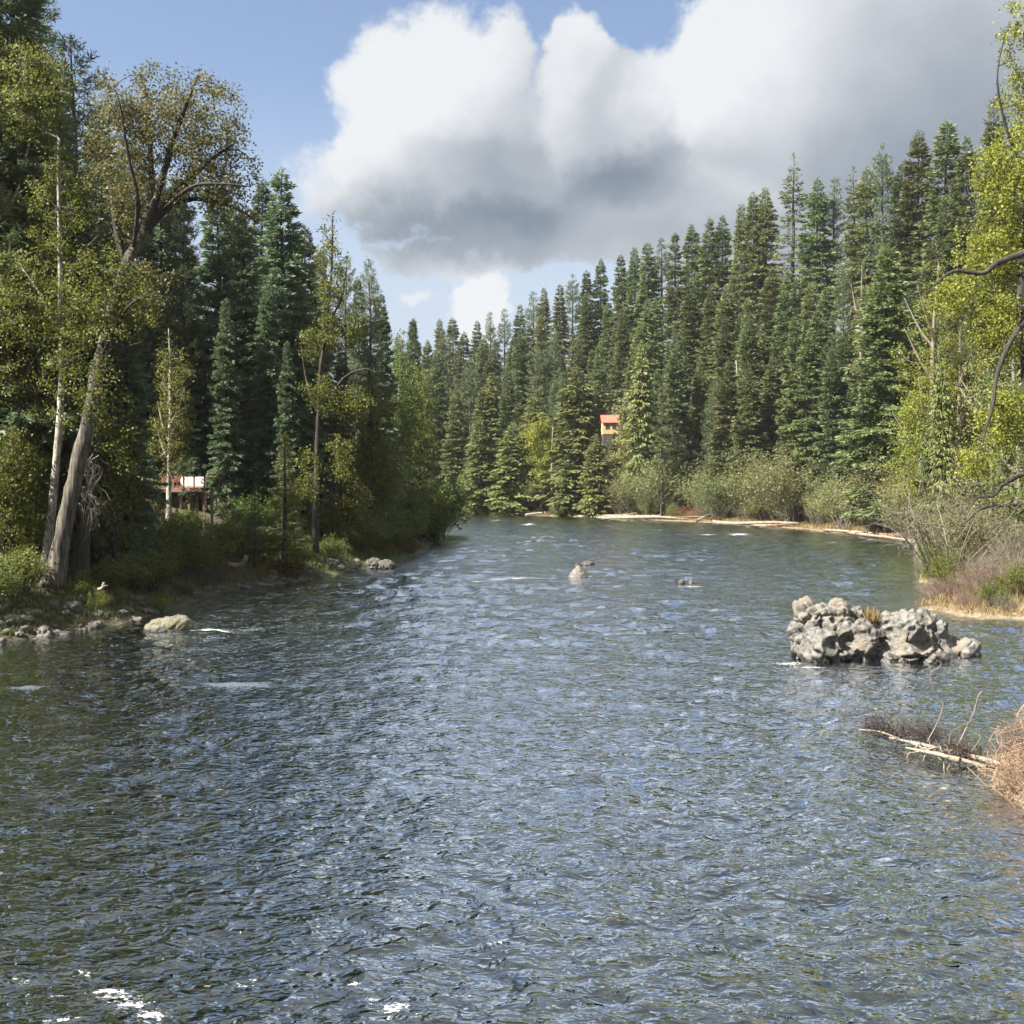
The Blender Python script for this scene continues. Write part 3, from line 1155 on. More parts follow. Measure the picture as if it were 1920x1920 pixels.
for xp, yt in zip(SKY_X[1:-2], SKY_Y[1:-2]):
    sd_ = hill_foot(xp)
    want = rnd.uniform(26, 31) if xp > 960 else rnd.uniform(25, 29)
    dd = np.arange(sd_ + 14, sd_ + 95, 1.0)
    hh = EYE + (HOR - yt) / FOC * dd - height((xp - 960) / FOC * dd, dd)
    kb = int(np.argmin(np.abs(hh - want)))
    best = (0, float(dd[kb]), float(hh[kb]))
    pr = None
    if xp == 1488:
        pr = HILLX[0]
    if xp == 1654:
        pr = HILLX[1]
    place_hill(xp, best[1], best[2] + 0.25, True, SPECIAL.get(xp), pr)


def clear_view(xp, d, ytop, top=30.0):
    """keep sight lines open to the houses on the slope"""
    for (a, b, dd, yb) in ((1126, 1160, 246, 815), (984, 1002, 250, 806)):
        if a - 30 < xp < b + 26 and d < dd and ytop < yb:
            return False
    # the small yellow house stands in a sunny gap
    hx, hy, hz = P(1145, 795, 240)
    vx, vy = (xp - 960) / FOC * d - hx, d - hy
    along_ = vx * to_sun.x + vy * to_sun.y
    c_ = math.hypot(to_sun.x, to_sun.y)
    along_ /= c_
    off_ = abs(vx * to_sun.y - vy * to_sun.x) / c_
    if -1 < along_ < 45 and off_ < 5.5 and top > hz + along_ * to_sun.z / c_ - 1.0:
        return False
    return True


tries = 0
while len(placed) < 270 and tries < 9000:
    tries += 1
    xp = rnd.uniform(770, 1960)
    s = 11 + 57 * rnd.random() ** 1.1
    d = hill_foot(xp) + s * (1.0 if xp > 1100 else 1.15)
    x = (xp - 960) / FOC * d
    if (s < 10 and xp < 1150) or any((x - a) ** 2 + (d - b) ** 2 < (4.6 + 0.02 * s) ** 2 for a, b in placed):
        continue
    g0 = H(x, d)
    h = rnd.uniform(15, 32)
    lim = float(np.interp(xp, SKY_X, SKY_Y)) + rnd.uniform(18, 60)
    h = min(h, EYE + (HOR - lim) / FOC * d - g0)
    if h < 13 or not clear_view(xp, d, HOR - (g0 + h - EYE) / d * FOC, g0 + h):
        continue
    place_hill(xp, d, h, False)

def left_zone(xp):
    return ('at the left edge by the leaning cottonwood' if xp < 130 else 'just right of the leaning cottonwood' if xp < 260 else 'by the deck' if xp < 400 else
            'above the bleached stump' if xp < 515 else 'by the forked tree' if xp < 640 else 'between forked tree and lime birch' if xp < 735 else 'near the tip of the left bank')


# conifers one can pick out at the foot of the hill
place_hill(1665, 138, EYE + (HOR - 455) / FOC * 138 - on_ground(1665, 138)[2], False,
           'tall full fir at the foot of the hill, right of the bare white snag', proto('fir', 5, M_FIR, 30, 1.3), 1.0)
place_hill(1240, 196, 26, False, 'fir with a long dark leaning bare trunk right of the red-roofed house', proto('open', 3, M_FIR, 30, 1.0), .8, lean=(0, -.07))
place_hill(1520, 168, 29, False, 'wide bushy fir in front of the hillside, below the tallest skyline tree', proto('fir', 6, M_FIR, 30, 1.3), 1.1)

place_hill(1152, 234, EYE + (HOR - 808) / FOC * 234 - on_ground(1152, 234)[2], False, 'small dark fir standing right below the red-roofed house', HILL[1], 1.25)

# cedars by the far water, rounder and more olive than the firs
for k, (xp, yt, off, wide, lab) in enumerate([
        (906, 790, 3.5, .95, 'olive cedar leaning a little over the far waterline, leftmost of the cedars'),
        (962, 795, 3.0, 1.15, 'broad olive cedar at the far waterline with drooping skirts'),
        (1000, 740, 9.0, .9, 'taller cedar standing behind the broad waterline cedar'),
        (1083, 690, 7.0, .95, 'tallest olive cedar on the far shore, left of the red-roofed house'),
        (1118, 815, 3.0, 1.0, 'small bright cedar below the red-roofed house at the far waterline'),
        (1065, 850, 2.6, 1.0, 'low bright cedar at the far waterline beside a grey snag'),
        (1205, 640, 10.0, .5, 'slim olive cedar just right of the red-roofed house'),
        (925, 700, 16.0, .85, 'dark tapering cedar behind the leftmost waterline cedar')]):
    d = shore(xp) + off
    p = on_ground(xp, d)
    h = EYE + (HOR - yt) / FOC * d - p[2]
    plant_conifer(p - [0, 0, .2], h + .2, proto('cedar', k % 3, M_CEDAR, 18, .8), lab, 'cedars along the far shore', k * 1.7, 'cedar_tree', wide * 2.1,
                  (0, -.05 if k == 0 else 0))

# pale snags and thin trunks on the slope
for k, (xp, yb, yt, off, r, lab) in enumerate([
        (1628, 690, 540, 30, .11, 'tall bare white snag standing in the hillside forest at the right'),
        (1384, 745, 675, 24, .15, 'short grey snag broken at the top in mid-hillside'),
        (1188, 880, 745, 9, .17, 'pale thin trunk right of the red-roofed house'),
        (1562, 830, 720, 14, .18, 'grey birch-like trunk low on the slope between dark firs'),
        (1034, 930, 800, 4, .14, 'thin pale dead trunk rising between the far-shore cedars')]):
    d = shore(xp) + off
    p = on_ground(xp, d)
    top = P(xp + (-4 if k % 2 else 3), yt, d)
    rng = np.random.default_rng(k)
    e = empty('dead_snag', p)
    mb = MB()
    path = bend((0, 0, -.3), top - p, rng, .012, 8)
    mb.tube(path, np.linspace(r, r * .45, 8), 7, rough=.15)
    mb.build('trunk', M_PALEBARK, e)
    for q in range(6):
        a = path[3 + q % 5]
        b = a + rng.normal(0, .8, 3) * [1, 1, .3] + [0, 0, .2]
        br = MB()
        br.tube(bend(a, b, rng, .1, 4), np.linspace(.05, .015, 4), 4)
        br.build('branch', M_PALEBARK, e)
    tag(e, lab, 'dead tree', 'dead trunks on the hillside')

# ------------------------------------------------------------------ houses across the river
M_ROOFRED = plain_mat('red_roof', (0.48, 0.12, 0.085), .6, .15, 2)
M_WALLYEL = plain_mat('yellow_boards', (0.48, 0.33, 0.15), .7, .15, 3)
M_TEAL = plain_mat('teal_paint', (0.10, 0.42, 0.42), .6, .1, 3)
M_GLASS = plain_mat('dark_window', (0.03, 0.035, 0.04), .15, .1, 3)
M_TRIM = plain_mat('pale_trim', (0.62, 0.55, 0.42), .7, .1, 3)


def house(xp, yb, d, w, hw, dep, roofh, mats, label, ridge_x=True):
    z = EYE + (HOR - yb) / FOC * d
    e = empty('house', ((xp - 960) / FOC * d, d, z))
    wall, roof = mats
    m = MB()
    m.box((-w / 2, 0, -.2), (w / 2, dep, hw))
    if not ridge_x:
        m.quads([(-w / 2, 0, hw), (w / 2, 0, hw), (0, 0, hw + roofh * .97), (0, 0, hw + roofh * .97)], [(0, 1, 2, 3)])
    m.build('wall', wall, e)
    pl = MB()
    pl.box((-w / 2 + .05, .05, -6), (w / 2 - .05, dep - .05, -.2))
    pl.build('plinth', M_BARK, e)
    o = .35
    for sgn in (-1, 1):
        r = MB()
        if ridge_x:
            y0 = -o if sgn < 0 else dep + o
            a = np.array([(-w / 2 - o, y0, hw - .1), (w / 2 + o, y0, hw - .1), (w / 2 + o, dep / 2, hw + roofh), (-w / 2 - o, dep / 2, hw + roofh)])
        else:
            a = np.array([(sgn * (w / 2 + o), -o, hw - .2), (sgn * (w / 2 + o), dep + o, hw - .2), (0, dep + o, hw + roofh), (0, -o, hw + roofh)])
        v = np.vstack([a, a + [0, 0, .14]])
        r.quads(v, [(0, 1, 2, 3), (7, 6, 5, 4), (0, 4, 5, 1), (1, 5, 6, 2), (2, 6, 7, 3), (3, 7, 4, 0)])
        r.build('roof_slope', roof, e)
    for wx in (-.22, .22):
        f = MB()
        f.box((wx * w - .5, -.06, hw * .38), (wx * w + .5, -.002, hw * .82))
        fo = f.build('window', M_TRIM, e)
        gl = MB()
        gl.box((wx * w - .42, -.09, hw * .38 + .08), (wx * w + .42, -.062, hw * .82 - .08))
        gl.build('pane', M_GLASS, fo)
    return tag(e, label, 'house', 'houses on the far slope')


house(1145, 812, 240, 3.3, 2.3, 5, 1.6, (M_WALLYEL, M_ROOFRED), 'small yellow house with a red roof between trees on the far slope')
house(985, 812, 252, 4.2, 1.0, 6, 2.2, (M_WALLYEL, M_WALLYEL), 'yellow timber gable almost hidden by trees left of the red-roofed house', False)
house(918, 836, 248, 3.0, 1.2, 4, .6, (M_TEAL, M_TEAL), 'small teal cabin glimpsed between the far cedars')

# ------------------------------------------------------------------ shrubs on the right-hand shore
WIL = [shrub_proto('willow', 300 + k, M_WILLOW, M_GREYTWIG, 6.0, 3.4, 34, 7600, .16, .3, .035) for k in range(4)]
RST = [shrub_proto('rusty', 320 + k, M_RUST, M_RUST, 3.0, 2.2, 60, 900, .10, .2, .018) for k in range(2)]
PUR = [shrub_proto('purple', 330 + k, M_PURPLE, M_PURPLE, 1.8, 1.6, 80, 300, .05, .3, .010) for k in range(3)]
GRY = [shrub_proto('bare', 340 + k, M_WILLOW, M_GREYTWIG, 5.0, 3.0, 46, 700, .12, .35, .030) for k in range(3)]
GRN = [shrub_proto('green', 350 + k, M_BUSH, M_DARKBARK, 3.2, 2.2, 30, 4200, .15, .3, .022) for k in range(4)]
GLD = [shrub_proto('gold', 360 + k, M_ALDER, M_DARKBARK, 3.6, 2.2, 26, 3600, .15, .3, .022) for k in range(3)]
LIM = [shrub_proto('lime', 370 + k, M_BIRCH, M_GREYTWIG, 5.0, 2.6, 30, 5200, .18, .3, .03) for k in range(2)]
G_SH = 'willow shrubs along the right-hand shore'
sh = [(855, 4, 6.0, 'L'), (880, 8, 7, 'L'), (845, 12, 6, 'L'), (1010, 8, 7, 'W'), (1045, 3, 4, 'G'), (1160, 5, 5, 'G'), (1190, 6, 6, 'W'), (1215, 4, 5.5, 'W'),
      (1235, 9, 7, 'W'), (1262, 3, 4, 'L'), (1290, 4, 4.6, 'R'), (1320, 8, 7, 'W'), (1345, 4.5, 6.5, 'W'), (1372, 9, 7.5, 'W'), (1395, 5, 5, 'G'), (1420, 7, 7.5, 'W'),
      (1445, 10, 8, 'W'), (1470, 5, 7, 'W'), (1500, 8, 7.5, 'W'), (1530, 6, 6, 'G'), (1555, 9, 8, 'W'), (1585, 6, 6.5, 'W'), (1610, 8, 6, 'G'), (1640, 6, 6.8, 'W'),
      (1668, 9, 8, 'W'), (1695, 6, 6.5, 'W'), (1720, 8, 7.5, 'W'), (1745, 5, 5, 'W'), (1770, 8, 6.5, 'G'), (1800, 10, 7, 'W'), (1660, 14, 7, 'G'), (1480, 15, 6, 'W')]
WIL_LAB = {
    1190: 'olive willow shrub right of the low cedar, above the pale log pile', 1320: 'green willow shrub just right of the rust-brown bush',
    1445: 'tall olive willow shrub behind the long pale log', 1555: 'tall olive willow at the middle of the shrub belt below dark firs',
    1668: 'greyish tall willow shrub below the full fir at the hill foot', 1745: 'low willow shrub at the right end of the shore belt, by the driftwood tip',
    1770: 'bare grey twiggy shrub under the dark arborvitae at the right',
}
for k, (xp, off, h, t) in enumerate(sh):
    d = shore(xp) + off
    p = on_ground(xp, d)
    bank = {'W': WIL, 'G': GRY, 'R': RST, 'L': LIM}[t]
    lab = WIL_LAB.get(xp) or {'W': 'olive willow shrub in the right-hand shore belt, ' + ('left of the rust-brown bush' if xp < 1290 else 'behind the longest pale log' if xp < 1510 else 'below the bare white snag' if xp < 1650 else 'at its right end'),
                              'G': 'bare grey-twigged shrub on the right-hand shore, ' + ('left of the rust-brown bush' if xp < 1290 else 'behind the longest pale log' if xp < 1510 else 'below the bare white snag' if xp < 1650 else 'at the right end of the belt'),
                              'R': 'rust-brown bush beside the upturned driftwood on the far shore',
                              'L': 'bright lime-green bush on the far bank near the river bend'}[t]
    plant_shrub(p, h * (1.12 if t == 'W' else .95) * (.62, 1.1, .85, 1.25, .7)[k % 5], bank[k % len(bank)], lab, G_SH, k * 2.1, 'willow_shrub', (1.3, 1.0, 1.2, .9)[k % 4])

# ------------------------------------------------------------------ driftwood
def log(a, b, r0, r1, mat, label, cat='log', group=None, seed=0, name='driftwood_log', stubs=3, sag=0.008, sides=9):
    a, b = np.asarray(a, float), np.asarray(b, float)
    rng = np.random.default_rng(seed)
    e = empty(name, a)
    mb = MB()
    path = bend((0, 0, 0), b - a, rng, sag, 9)
    mb.tube(path, np.linspace(r0, r1, 9), sides, rough=.18, seed=seed)
    mb.build('trunk', mat, e)
    for k in range(stubs):
        q = path[int(rng.integers(2, 8))]
        m = MB()
        m.tube(bend(q, q + rng.normal(0, .5, 3) * [1, 1, .4] + [0, 0, .25], rng, .1, 4), np.linspace(r1 * .45, r1 * .15, 4), 5)
        m.build('branch_stub', mat, e)
    return tag(e, label, cat, group)


G_DR = 'driftwood lying along the right-hand shore'
for k, (x0, o0, x1, o1, lift, r, mat, lab) in enumerate([
        (1085, .6, 1250, 2.4, .1, .22, M_DRIFT, 'leftmost long pale driftwood log low along the far shore'),
        (1115, 1.8, 1240, 3.4, .35, .20, M_DRIFT, 'pale log lying on top of the far driftwood pile'),
        (1140, .3, 1270, 2.0, .15, .24, M_DRIFT, 'pale log at the front edge of the far driftwood pile'),
        (1190, .6, 1305, 3.0, .2, .20, M_DRIFT, 'pale log pointing to the rust-brown bush'),
        (1225, 2.2, 1335, 3.6, .5, .16, M_BROWNWOOD, 'brown log behind the far driftwood pile'),
        (1305, 1.0, 1332, 3.2, .9, .20, M_GREYTWIG, 'grey upturned log sticking up beside the rust-brown bush'),
        (1337, .5, 1497, 3.6, .35, .26, M_DRIFT, 'longest pale log, slanting up the shore in the middle of the driftwood'),
        (1400, .6, 1482, 2.2, .2, .20, M_DRIFT, 'short thick pale log under the longest slanting log'),
        (1438, .3, 1500, 3.0, .4, .17, M_BROWNWOOD, 'dark brown log crossing behind the longest pale log'),
        (1545, 1.6, 1655, 2.2, .25, .17, M_DRIFT, 'thin pale log lying level right of the longest slanting log'),
        (1590, .3, 1748, .8, .12, .18, M_DRIFT, 'long thin pale log along the waterline at the right end of the shore'),
        (1682, .8, 1752, 2.6, .35, .15, M_DRIFT, 'pale pole propped up at the right end of the driftwood'),
        (1650, 1.3, 1690, 2.2, .3, .26, M_BROWNWOOD, 'stubby reddish stump log in the driftwood at the right'),
        (1150, 2.6, 1195, 4.0, .6, .13, M_GREYTWIG, 'thin grey pole above the far driftwood pile'),
        (985, .2, 1026, 2.4, .5, .20, M_DRIFT, 'pale log leaning out of the cedars into the far water'),
        (950, .2, 978, 1.2, .2, .18, M_GREYTWIG, 'short grey log at the waterline below the broad cedar')]):
    d0, d1 = shore(x0) + o0, shore(x1) + o1
    a, b = on_ground(x0, d0), on_ground(x1, d1)
    a[2] = max(a[2], 0) + r * .6
    b[2] = max(b[2], 0) + lift + r * .6
    log(a, b, r * 1.15, r * .7, mat, lab, 'log', G_DR, 40 + k)
a, b = on_ground(1545, 172), on_ground(1635, 165)
log(a + [0, 0, .4], b + [0, 0, 1.2], .28, .2, M_DRIFT, 'fallen pale trunk on the slope above the willow belt', 'log', None, 71, 'fallen_log', 5)

# ------------------------------------------------------------------ rocks
def blob_rock(name, loc, parts, mat, seed, voxel=0.09, crag=0.16, cell=1.1, fine=0.06, facets=0):
    """several ellipsoids fused into one boulder, then weathered"""
    mb = MB()
    u = np.linspace(0, math.pi, 15)
    w = np.linspace(0, TAU, 24, endpoint=False)
    U, W = np.meshgrid(u, w, indexing='ij')
    sph = np.stack([np.sin(U) * np.cos(W), np.sin(U) * np.sin(W), np.cos(U)], -1).reshape(-1, 3)
    i = (np.arange(14)[:, None] * 24)
    j = np.arange(24)[None, :]
    f = np.stack([i + j, i + 24 + j, i + 24 + (j + 1) % 24, i + (j + 1) % 24], -1).reshape(-1, 4)
    for c, r in parts:
        mb.quads(sph * r + c, f)
    me = mb.mesh('rock_base', mat)
    tmp = bpy.data.objects.new('rock_base', me)
    COL.objects.link(tmp)
    rm = tmp.modifiers.new('r', 'REMESH')
    rm.mode = 'VOXEL'
    rm.voxel_size = voxel
    dg = bpy.context.evaluated_depsgraph_get()
    out = bpy.data.meshes.new_from_object(tmp.evaluated_get(dg))
    bpy.data.objects.remove(tmp)
    n = len(out.vertices)
    co = np.zeros(n * 3, np.float32)
    no = np.zeros(n * 3, np.float32)
    out.vertices.foreach_get('co', co)
    out.vertices.foreach_get('normal', no)
    co = co.reshape(-1, 3).astype(float)
    no = no.reshape(-1, 3).astype(float)
    q = co + 0.25 * np.stack([fbm(co * .9 + seed, 3), fbm(co * .9 + seed + 40, 3), fbm(co * .9 + seed + 80, 3)], 1)
    f1, f2, hid = worley(q / cell + seed)
    g1, g2, hid2 = worley(q / (cell * .45) + seed + 5)
    # ridged relief, narrow clefts and a few deep pockets
    r1 = perlin(q * (.85 / cell) + seed)
    r2 = perlin(q * (2.0 / cell) + seed + 11)
    r3 = perlin(q * (4.3 / cell) + seed + 23)
    cleft = np.exp(-((f2 - f1) / .07) ** 2)
    cleft2 = np.exp(-((g2 - g1) / .08) ** 2)
    pocket = np.clip(perlin(q * (1.5 / cell) + seed + 31) - .12, 0, .5)
    disp = crag * (1.0 * (.30 - np.abs(r1)) * 1.6 + .34 * (.3 - np.abs(r2)) * 1.4 + .17 * (.3 - np.abs(r3)))
    disp = disp - crag * (.75 * cleft + .30 * cleft2 + 1.5 * pocket)
    disp = disp + fine * .8 * fbm(co * 1.3 + seed, 3) + fine * .6 * fbm(co * 5 + seed, 3)
    co = co + no * disp[:, None]
    if facets:
        fr_ = np.random.default_rng(int(seed * 10) + 1)
        for _ in range(facets):
            k0 = int(fr_.integers(0, n))
            if co[k0, 2] < 0.1:
                continue
            nn = no[k0] + fr_.normal(0, .35, 3)
            nn /= np.linalg.norm(nn)
            rad = fr_.uniform(.30, .70)
            dist = np.linalg.norm(co - co[k0], axis=1)
            above = (co - co[k0]) @ nn + fr_.uniform(.01, .07)
            w_ = (above > 0) * np.clip((rad - dist) / (rad * .25), 0, 1)
            co = co - nn * (above * w_)[:, None]
        co = co + no * (.030 * fbm(co * 3.1 + seed, 3) + .016 * fbm(co * 8 + seed, 2))[:, None]
    out.vertices.foreach_set('co', co.astype(np.float32).ravel())
    out.polygons.foreach_set('use_smooth', np.ones(len(out.polygons), bool))
    out.materials.clear()
    out.materials.append(mat)
    out.update()
    o = link(name, out)
    o.location = [float(q) for q in loc]
    return o


bx = P(1655, 1250, 43.6)
big = blob_rock('river_rock', (bx[0], 43.6, 0), [
    ((-2.70, .1, 1.42), (1.0, .95, .80)), ((-2.25, -.2, .55), (1.35, 1.3, 1.05)), ((-1.65, .15, 1.40), (.85, .9, .86)), ((-1.25, -.2, .7), (1.05, 1.1, 1.05)),
    ((-.95, .2, 1.40), (.50, .7, .72)), ((.85, 0, .85), (1.2, 1.15, 1.06)), ((1.40, .1, .95), (1.0, 1.05, .95)), ((1.9, .1, .6), (.95, 1.0, .88)),
    ((.9, -.5, .2), (1.5, 1.1, .75)), ((2.5, .15, .4), (.7, .8, .55)), ((3.25, -.05, .2), (.55, .55, .55)), ((0, 0, -.3), (3.5, 1.45, .7))],
    M_BIGROCK, 3.0, .05, .32, 1.7, .11, 70)
tag(big, 'large craggy grey two-humped rock standing in the water at right', 'rock')
bp_ = P(320, 1188, 51.2)
tag(blob_rock('river_rock', (bp_[0], 51.2, 0), [((-.45, 0, .1), (.75, .7, .50)), ((.25, 0, .25), (.85, .75, .52)), ((.7, .1, .1), (.55, .6, .4))], M_BOULDER, 9.0, .05, .06, .8, .035),
    'rounded mossy boulder in the water close to the left bank', 'rock')
bp_ = P(1084, 1086, 78.2)
tag(blob_rock('river_rock', (bp_[0], 78.2, 0), [((0, 0, .05), (.80, .62, .40)), ((0, 0, .25), (.64, .54, .40)), ((0, 0, .45), (.47, .42, .36)), ((.02, 0, .64), (.28, .26, .30)), ((.03, 0, .82), (.14, .14, .18))], M_PALEROCK, 21.0, .04, .012, .9, .02),
    'small pale pyramid-shaped rock in mid-river', 'rock')
bp_ = P(1096, 1060, 91)
tag(blob_rock('river_rock', (bp_[0], 91, 0), [((-.5, 0, 0), (.5, .5, .22)), ((.25, 0, .1), (.6, .5, .30))], M_DARKROCK, 31.0, .05, .05, .7, .03),
    'flat dark rock just behind the pale pyramid-shaped rock', 'rock')
for xp, w_, h_, lab in ((1278, .26, .42, 'small dark rock tip in mid-river, left of the pair'), (1296, .24, .36, 'small dark rock tip in mid-river, right of the pair'),
                        (1216, .22, .16, 'tiny dark rock breaking the surface between pyramid rock and dark pair')):
    q = P(xp, 1097, 73.8)
    tag(blob_rock('river_rock', (q[0], 73.8, 0), [((0, 0, 0), (w_, w_, h_)), ((.14, 0, 0), (w_ * 1.5, w_, h_ * .45))], M_DARKROCK, xp * .1, .035, .03, .4, .02), lab, 'rock')
q = P(1312, 1098, 73.2)
tag(blob_rock('river_rock', (q[0], 73.2, 0), [((0, 0, -.02), (.75, .5, .15))], M_DARKROCK, 5.5, .04, .02, .4, .02), 'low dark slab of rock awash beside the pair of rock tips', 'rock')
q = P(712, 1066, 87.6)
tag(blob_rock('river_rock', (q[0], 87.6, 0), [((-.5, 0, .2), (.8, .8, .62)), ((.5, 0, .15), (.85, .8, .55))], M_DARKROCK, 44.0, .06, .12, .7, .05), 'dark rough boulder at the left waterline under bushes', 'rock')
q = P(628, 1070, 85.6)
tag(blob_rock('river_rock', (q[0], 85.6, .05), [((0, 0, .1), (.62, .5, .3))], M_STONE, 47.0, .05, .05, .6, .03), 'flat brown stone at the left waterline near the dark boulder', 'rock')

# stones on the left bank
stone_meshes = []
for k in range(7):
    o = blob_rock('stone', (0, 0, 0), [((0, 0, 0), (1, .8 + .04 * k, .62)), ((.3, .1 * (k % 3 - 1), .1), (.7, .7, .5))], M_STONE, 60 + k * 3.1, .16, .14, 1.0, .05)
    stone_meshes.append(o.data)
    bpy.data.objects.remove(o)
rs = random.Random(5)


def stones(n, line, near, size, label, group):
    for k in range(n):
        t = rs.random() * (len(line) - 1)
        i = int(t)
        a, b = np.array(line[i]), np.array(line[i + 1])
        p = a + (b - a) * (t - i)
        nrm = np.array([b[1] - a[1], a[0] - b[0]])
        nrm = nrm / np.linalg.norm(nrm)
        off = rs.uniform(*near)
        x, y = p - nrm * off
        s = rs.uniform(*size) * (1.0 if rs.random() < .8 else 1.6)
        o = link('bank_stone', stone_meshes[rs.randrange(7)])
        o.location = (x, y, H(x, y) + s * .12)
        o.rotation_euler = (rs.uniform(-.4, .4), rs.uniform(-.4, .4), rs.random() * TAU)
        o.scale = (s, s * rs.uniform(.75, 1.1), s * rs.uniform(.7, 1.1))
        tag(o, label, 'stone', group)


stones(95, [(-22.6, 45.5), (-22.0, 47.7), (-20.5, 50.5), (-18.8, 55), (-18.4, 59)], (-.35, 2.4), (.14, .36),
       'grey stone among the rubble at the foot of the leaning trunk', 'stones on the left bank below the leaning tree')
stones(60, [(-15.4, 74.8), (-13.6, 80), (-12.0, 86), (-10.2, 93)], (-.3, 1.6), (.14, .38),
       'grey stone on the left shore near the dark boulder', 'stones on the left shore further upstream')
stones(22, [(-18.2, 62), (-18.0, 71), (-15.2, 75)], (-.2, 1.0), (.14, .34),
       'stone at the left waterline below the bushes behind the mossy boulder', 'stones on the left shore under the bushes')

# ------------------------------------------------------------------ left bank: conifers
LFIR = [proto('fir', 20 + k, M_SHADEFIR, 30, 1.6) for k in range(3)]
LSPI = [proto('spire', 20 + k, M_SHADEFIR, 30, 1.6) for k in range(2)]
LPIN = [proto('pine', 20 + k, M_PINE, 30, 1.7) for k in range(3)]
LYNG = [proto('young', 20 + k, M_FIR, 12, 1.5) for k in range(3)]
LGLD = [proto('young', 30, M_GOLDFIR, 12, 1.4)]
G_LF = 'conifers of the wood behind the left bank'
for k, (xp, d, yt, bank, wide, lab) in enumerate([
        (-75, 57, -200, LPIN, 1.1, None), (-170, 60, -260, LFIR, 1.1, None), (-260, 64, -300, LFIR, 1.1, None), (20, 60, -160, LFIR, 1.0, 'tall dark conifer at the upper left corner, its top cut by the frame'),
        (72, 86, -15, LPIN, 1.1, 'dark conifer second from the left edge, its tip just reaching the frame top'),
        (140, 88, 70, LPIN, 1.15, 'dark tufted pine left of the round cottonwood crown, its boughs stepping out over the sky'),
        (40, 100, 60, LFIR, 1.0, None), (190, 100, 210, LFIR, 1.0, None), (250, 108, 260, LFIR, 1.0, None), (300, 96, 330, LFIR, 1.0, None),
        (345, 90, 380, LPIN, 1.0, 'sunlit blue-green pine just right of the big cottonwood fork'), (410, 100, 330, LFIR, 1.0, 'dark fir behind the right side of the round cottonwood crown'),
        (455, 92, 400, LFIR, .95, None), (490, 112, 340, LFIR, 1.0, None),
        (530, 99, 316, LFIR, 1.05, 'dark pointed fir, right of the round cottonwood crown, with a clean spire top'),
        (573, 104, 425, LFIR, .95, 'dark fir close right of the clean-spired fir'),
        (505, 90, 520, LSPI, .9, None), (425, 88, 560, LSPI, .9, None), (370, 90, 600, LFIR, .9, None), (600, 118, 470, LSPI, 1.0, None),
        (648, 112, 480, LPIN, .75, None), (694, 118, 488, LPIN, .8, 'slim pine with a ragged top, rightmost dark skyline conifer of the left wood'),
        (715, 132, 545, LSPI, .9, None), (672, 124, 520, LSPI, .8, None), (748, 150, 625, LSPI, .8, None), (775, 168, 598, LSPI, .8, 'small far fir tip left of the hidden river bend'),
        (100, 112, 120, LFIR, 1.0, None), (330, 122, 330, LFIR, 1.0, None), (560, 130, 480, LFIR, 1.0, None), (220, 126, 300, LFIR, 1.0, None), (440, 128, 380, LFIR, 1.0, None),
        (150, 61, 330, LSPI, .9, None), (60, 62, 300, LSPI, .9, None), (240, 61.5, 470, LSPI, .9, None), (640, 104, 640, LSPI, .9, None), (690, 122, 660, LSPI, .9, None),
        (-20, 90, 100, LFIR, 1.0, None), (300, 92, 640, LSPI, .8, None), (455, 90, 690, LSPI, .9, None), (540, 88, 640, LSPI, .8, None)]):
    p = on_ground(xp, d)
    h = EYE + (HOR - yt) / FOC * d - p[2]
    lab = lab or (('tall ' if h > 26 else 'short ' if h < 18 else '') + ('tufted pine' if bank is LPIN else 'slim fir' if bank is LSPI else 'broad fir') + ' in the left-bank wood, ' + left_zone(xp))
    plant_conifer(p - [0, 0, .2], h + .2, bank[k % len(bank)], lab, G_LF, k * 2.3, 'fir_tree', wide)
for k, (xp, d, yt, bank, wide, lab) in enumerate([
        (534, 77.0, 812, LGLD, 1.55, 'small sunlit golden-green conifer on the left bank, left of the forked dark tree'),
        (478, 75.5, 905, LYNG, 1.1, 'small green conifer hanging over the left waterline beside the bleached stump'),
        (430, 79, 960, LYNG, 1.2, 'low green conifer on the left bank below the deck steps'),
        (285, 66, 930, LYNG, 1.0, 'low young conifer in front of the deck on the left bank'),
        (395, 74, 985, LYNG, 1.2, 'spreading young conifer by the bank right of the deck posts'),
        (560, 80, 960, LYNG, 1.0, 'dim young conifer at the foot of the golden-green one')]):
    p = on_ground(xp, d)
    h = EYE + (HOR - yt) / FOC * d - p[2]
    plant_conifer(p - [0, 0, .1], max(h, 2.2), bank[k % len(bank)], lab, 'young conifers on the left bank', k * 1.3, 'young_conifer', wide * (12 / max(h, 2.2)) ** .25)

for k, (x, y, h) in enumerate([(-33, 12, 27), (-31, 22, 29), (-30.5, 31, 26), (-38, 24, 33), (-36, 4, 28)]):
    plant_conifer((x, y, H(x, y) - .2), h, LFIR[k % 3], 'fir of the left bank just beyond the left picture edge, mirrored in the dark water', G_LF, k * 1.7, 'fir_tree', 1.2)

# ------------------------------------------------------------------ left bank: the big trees by the water
D0 = 54.5
def W(x, y, d=D0):
    return P(x, y, d)


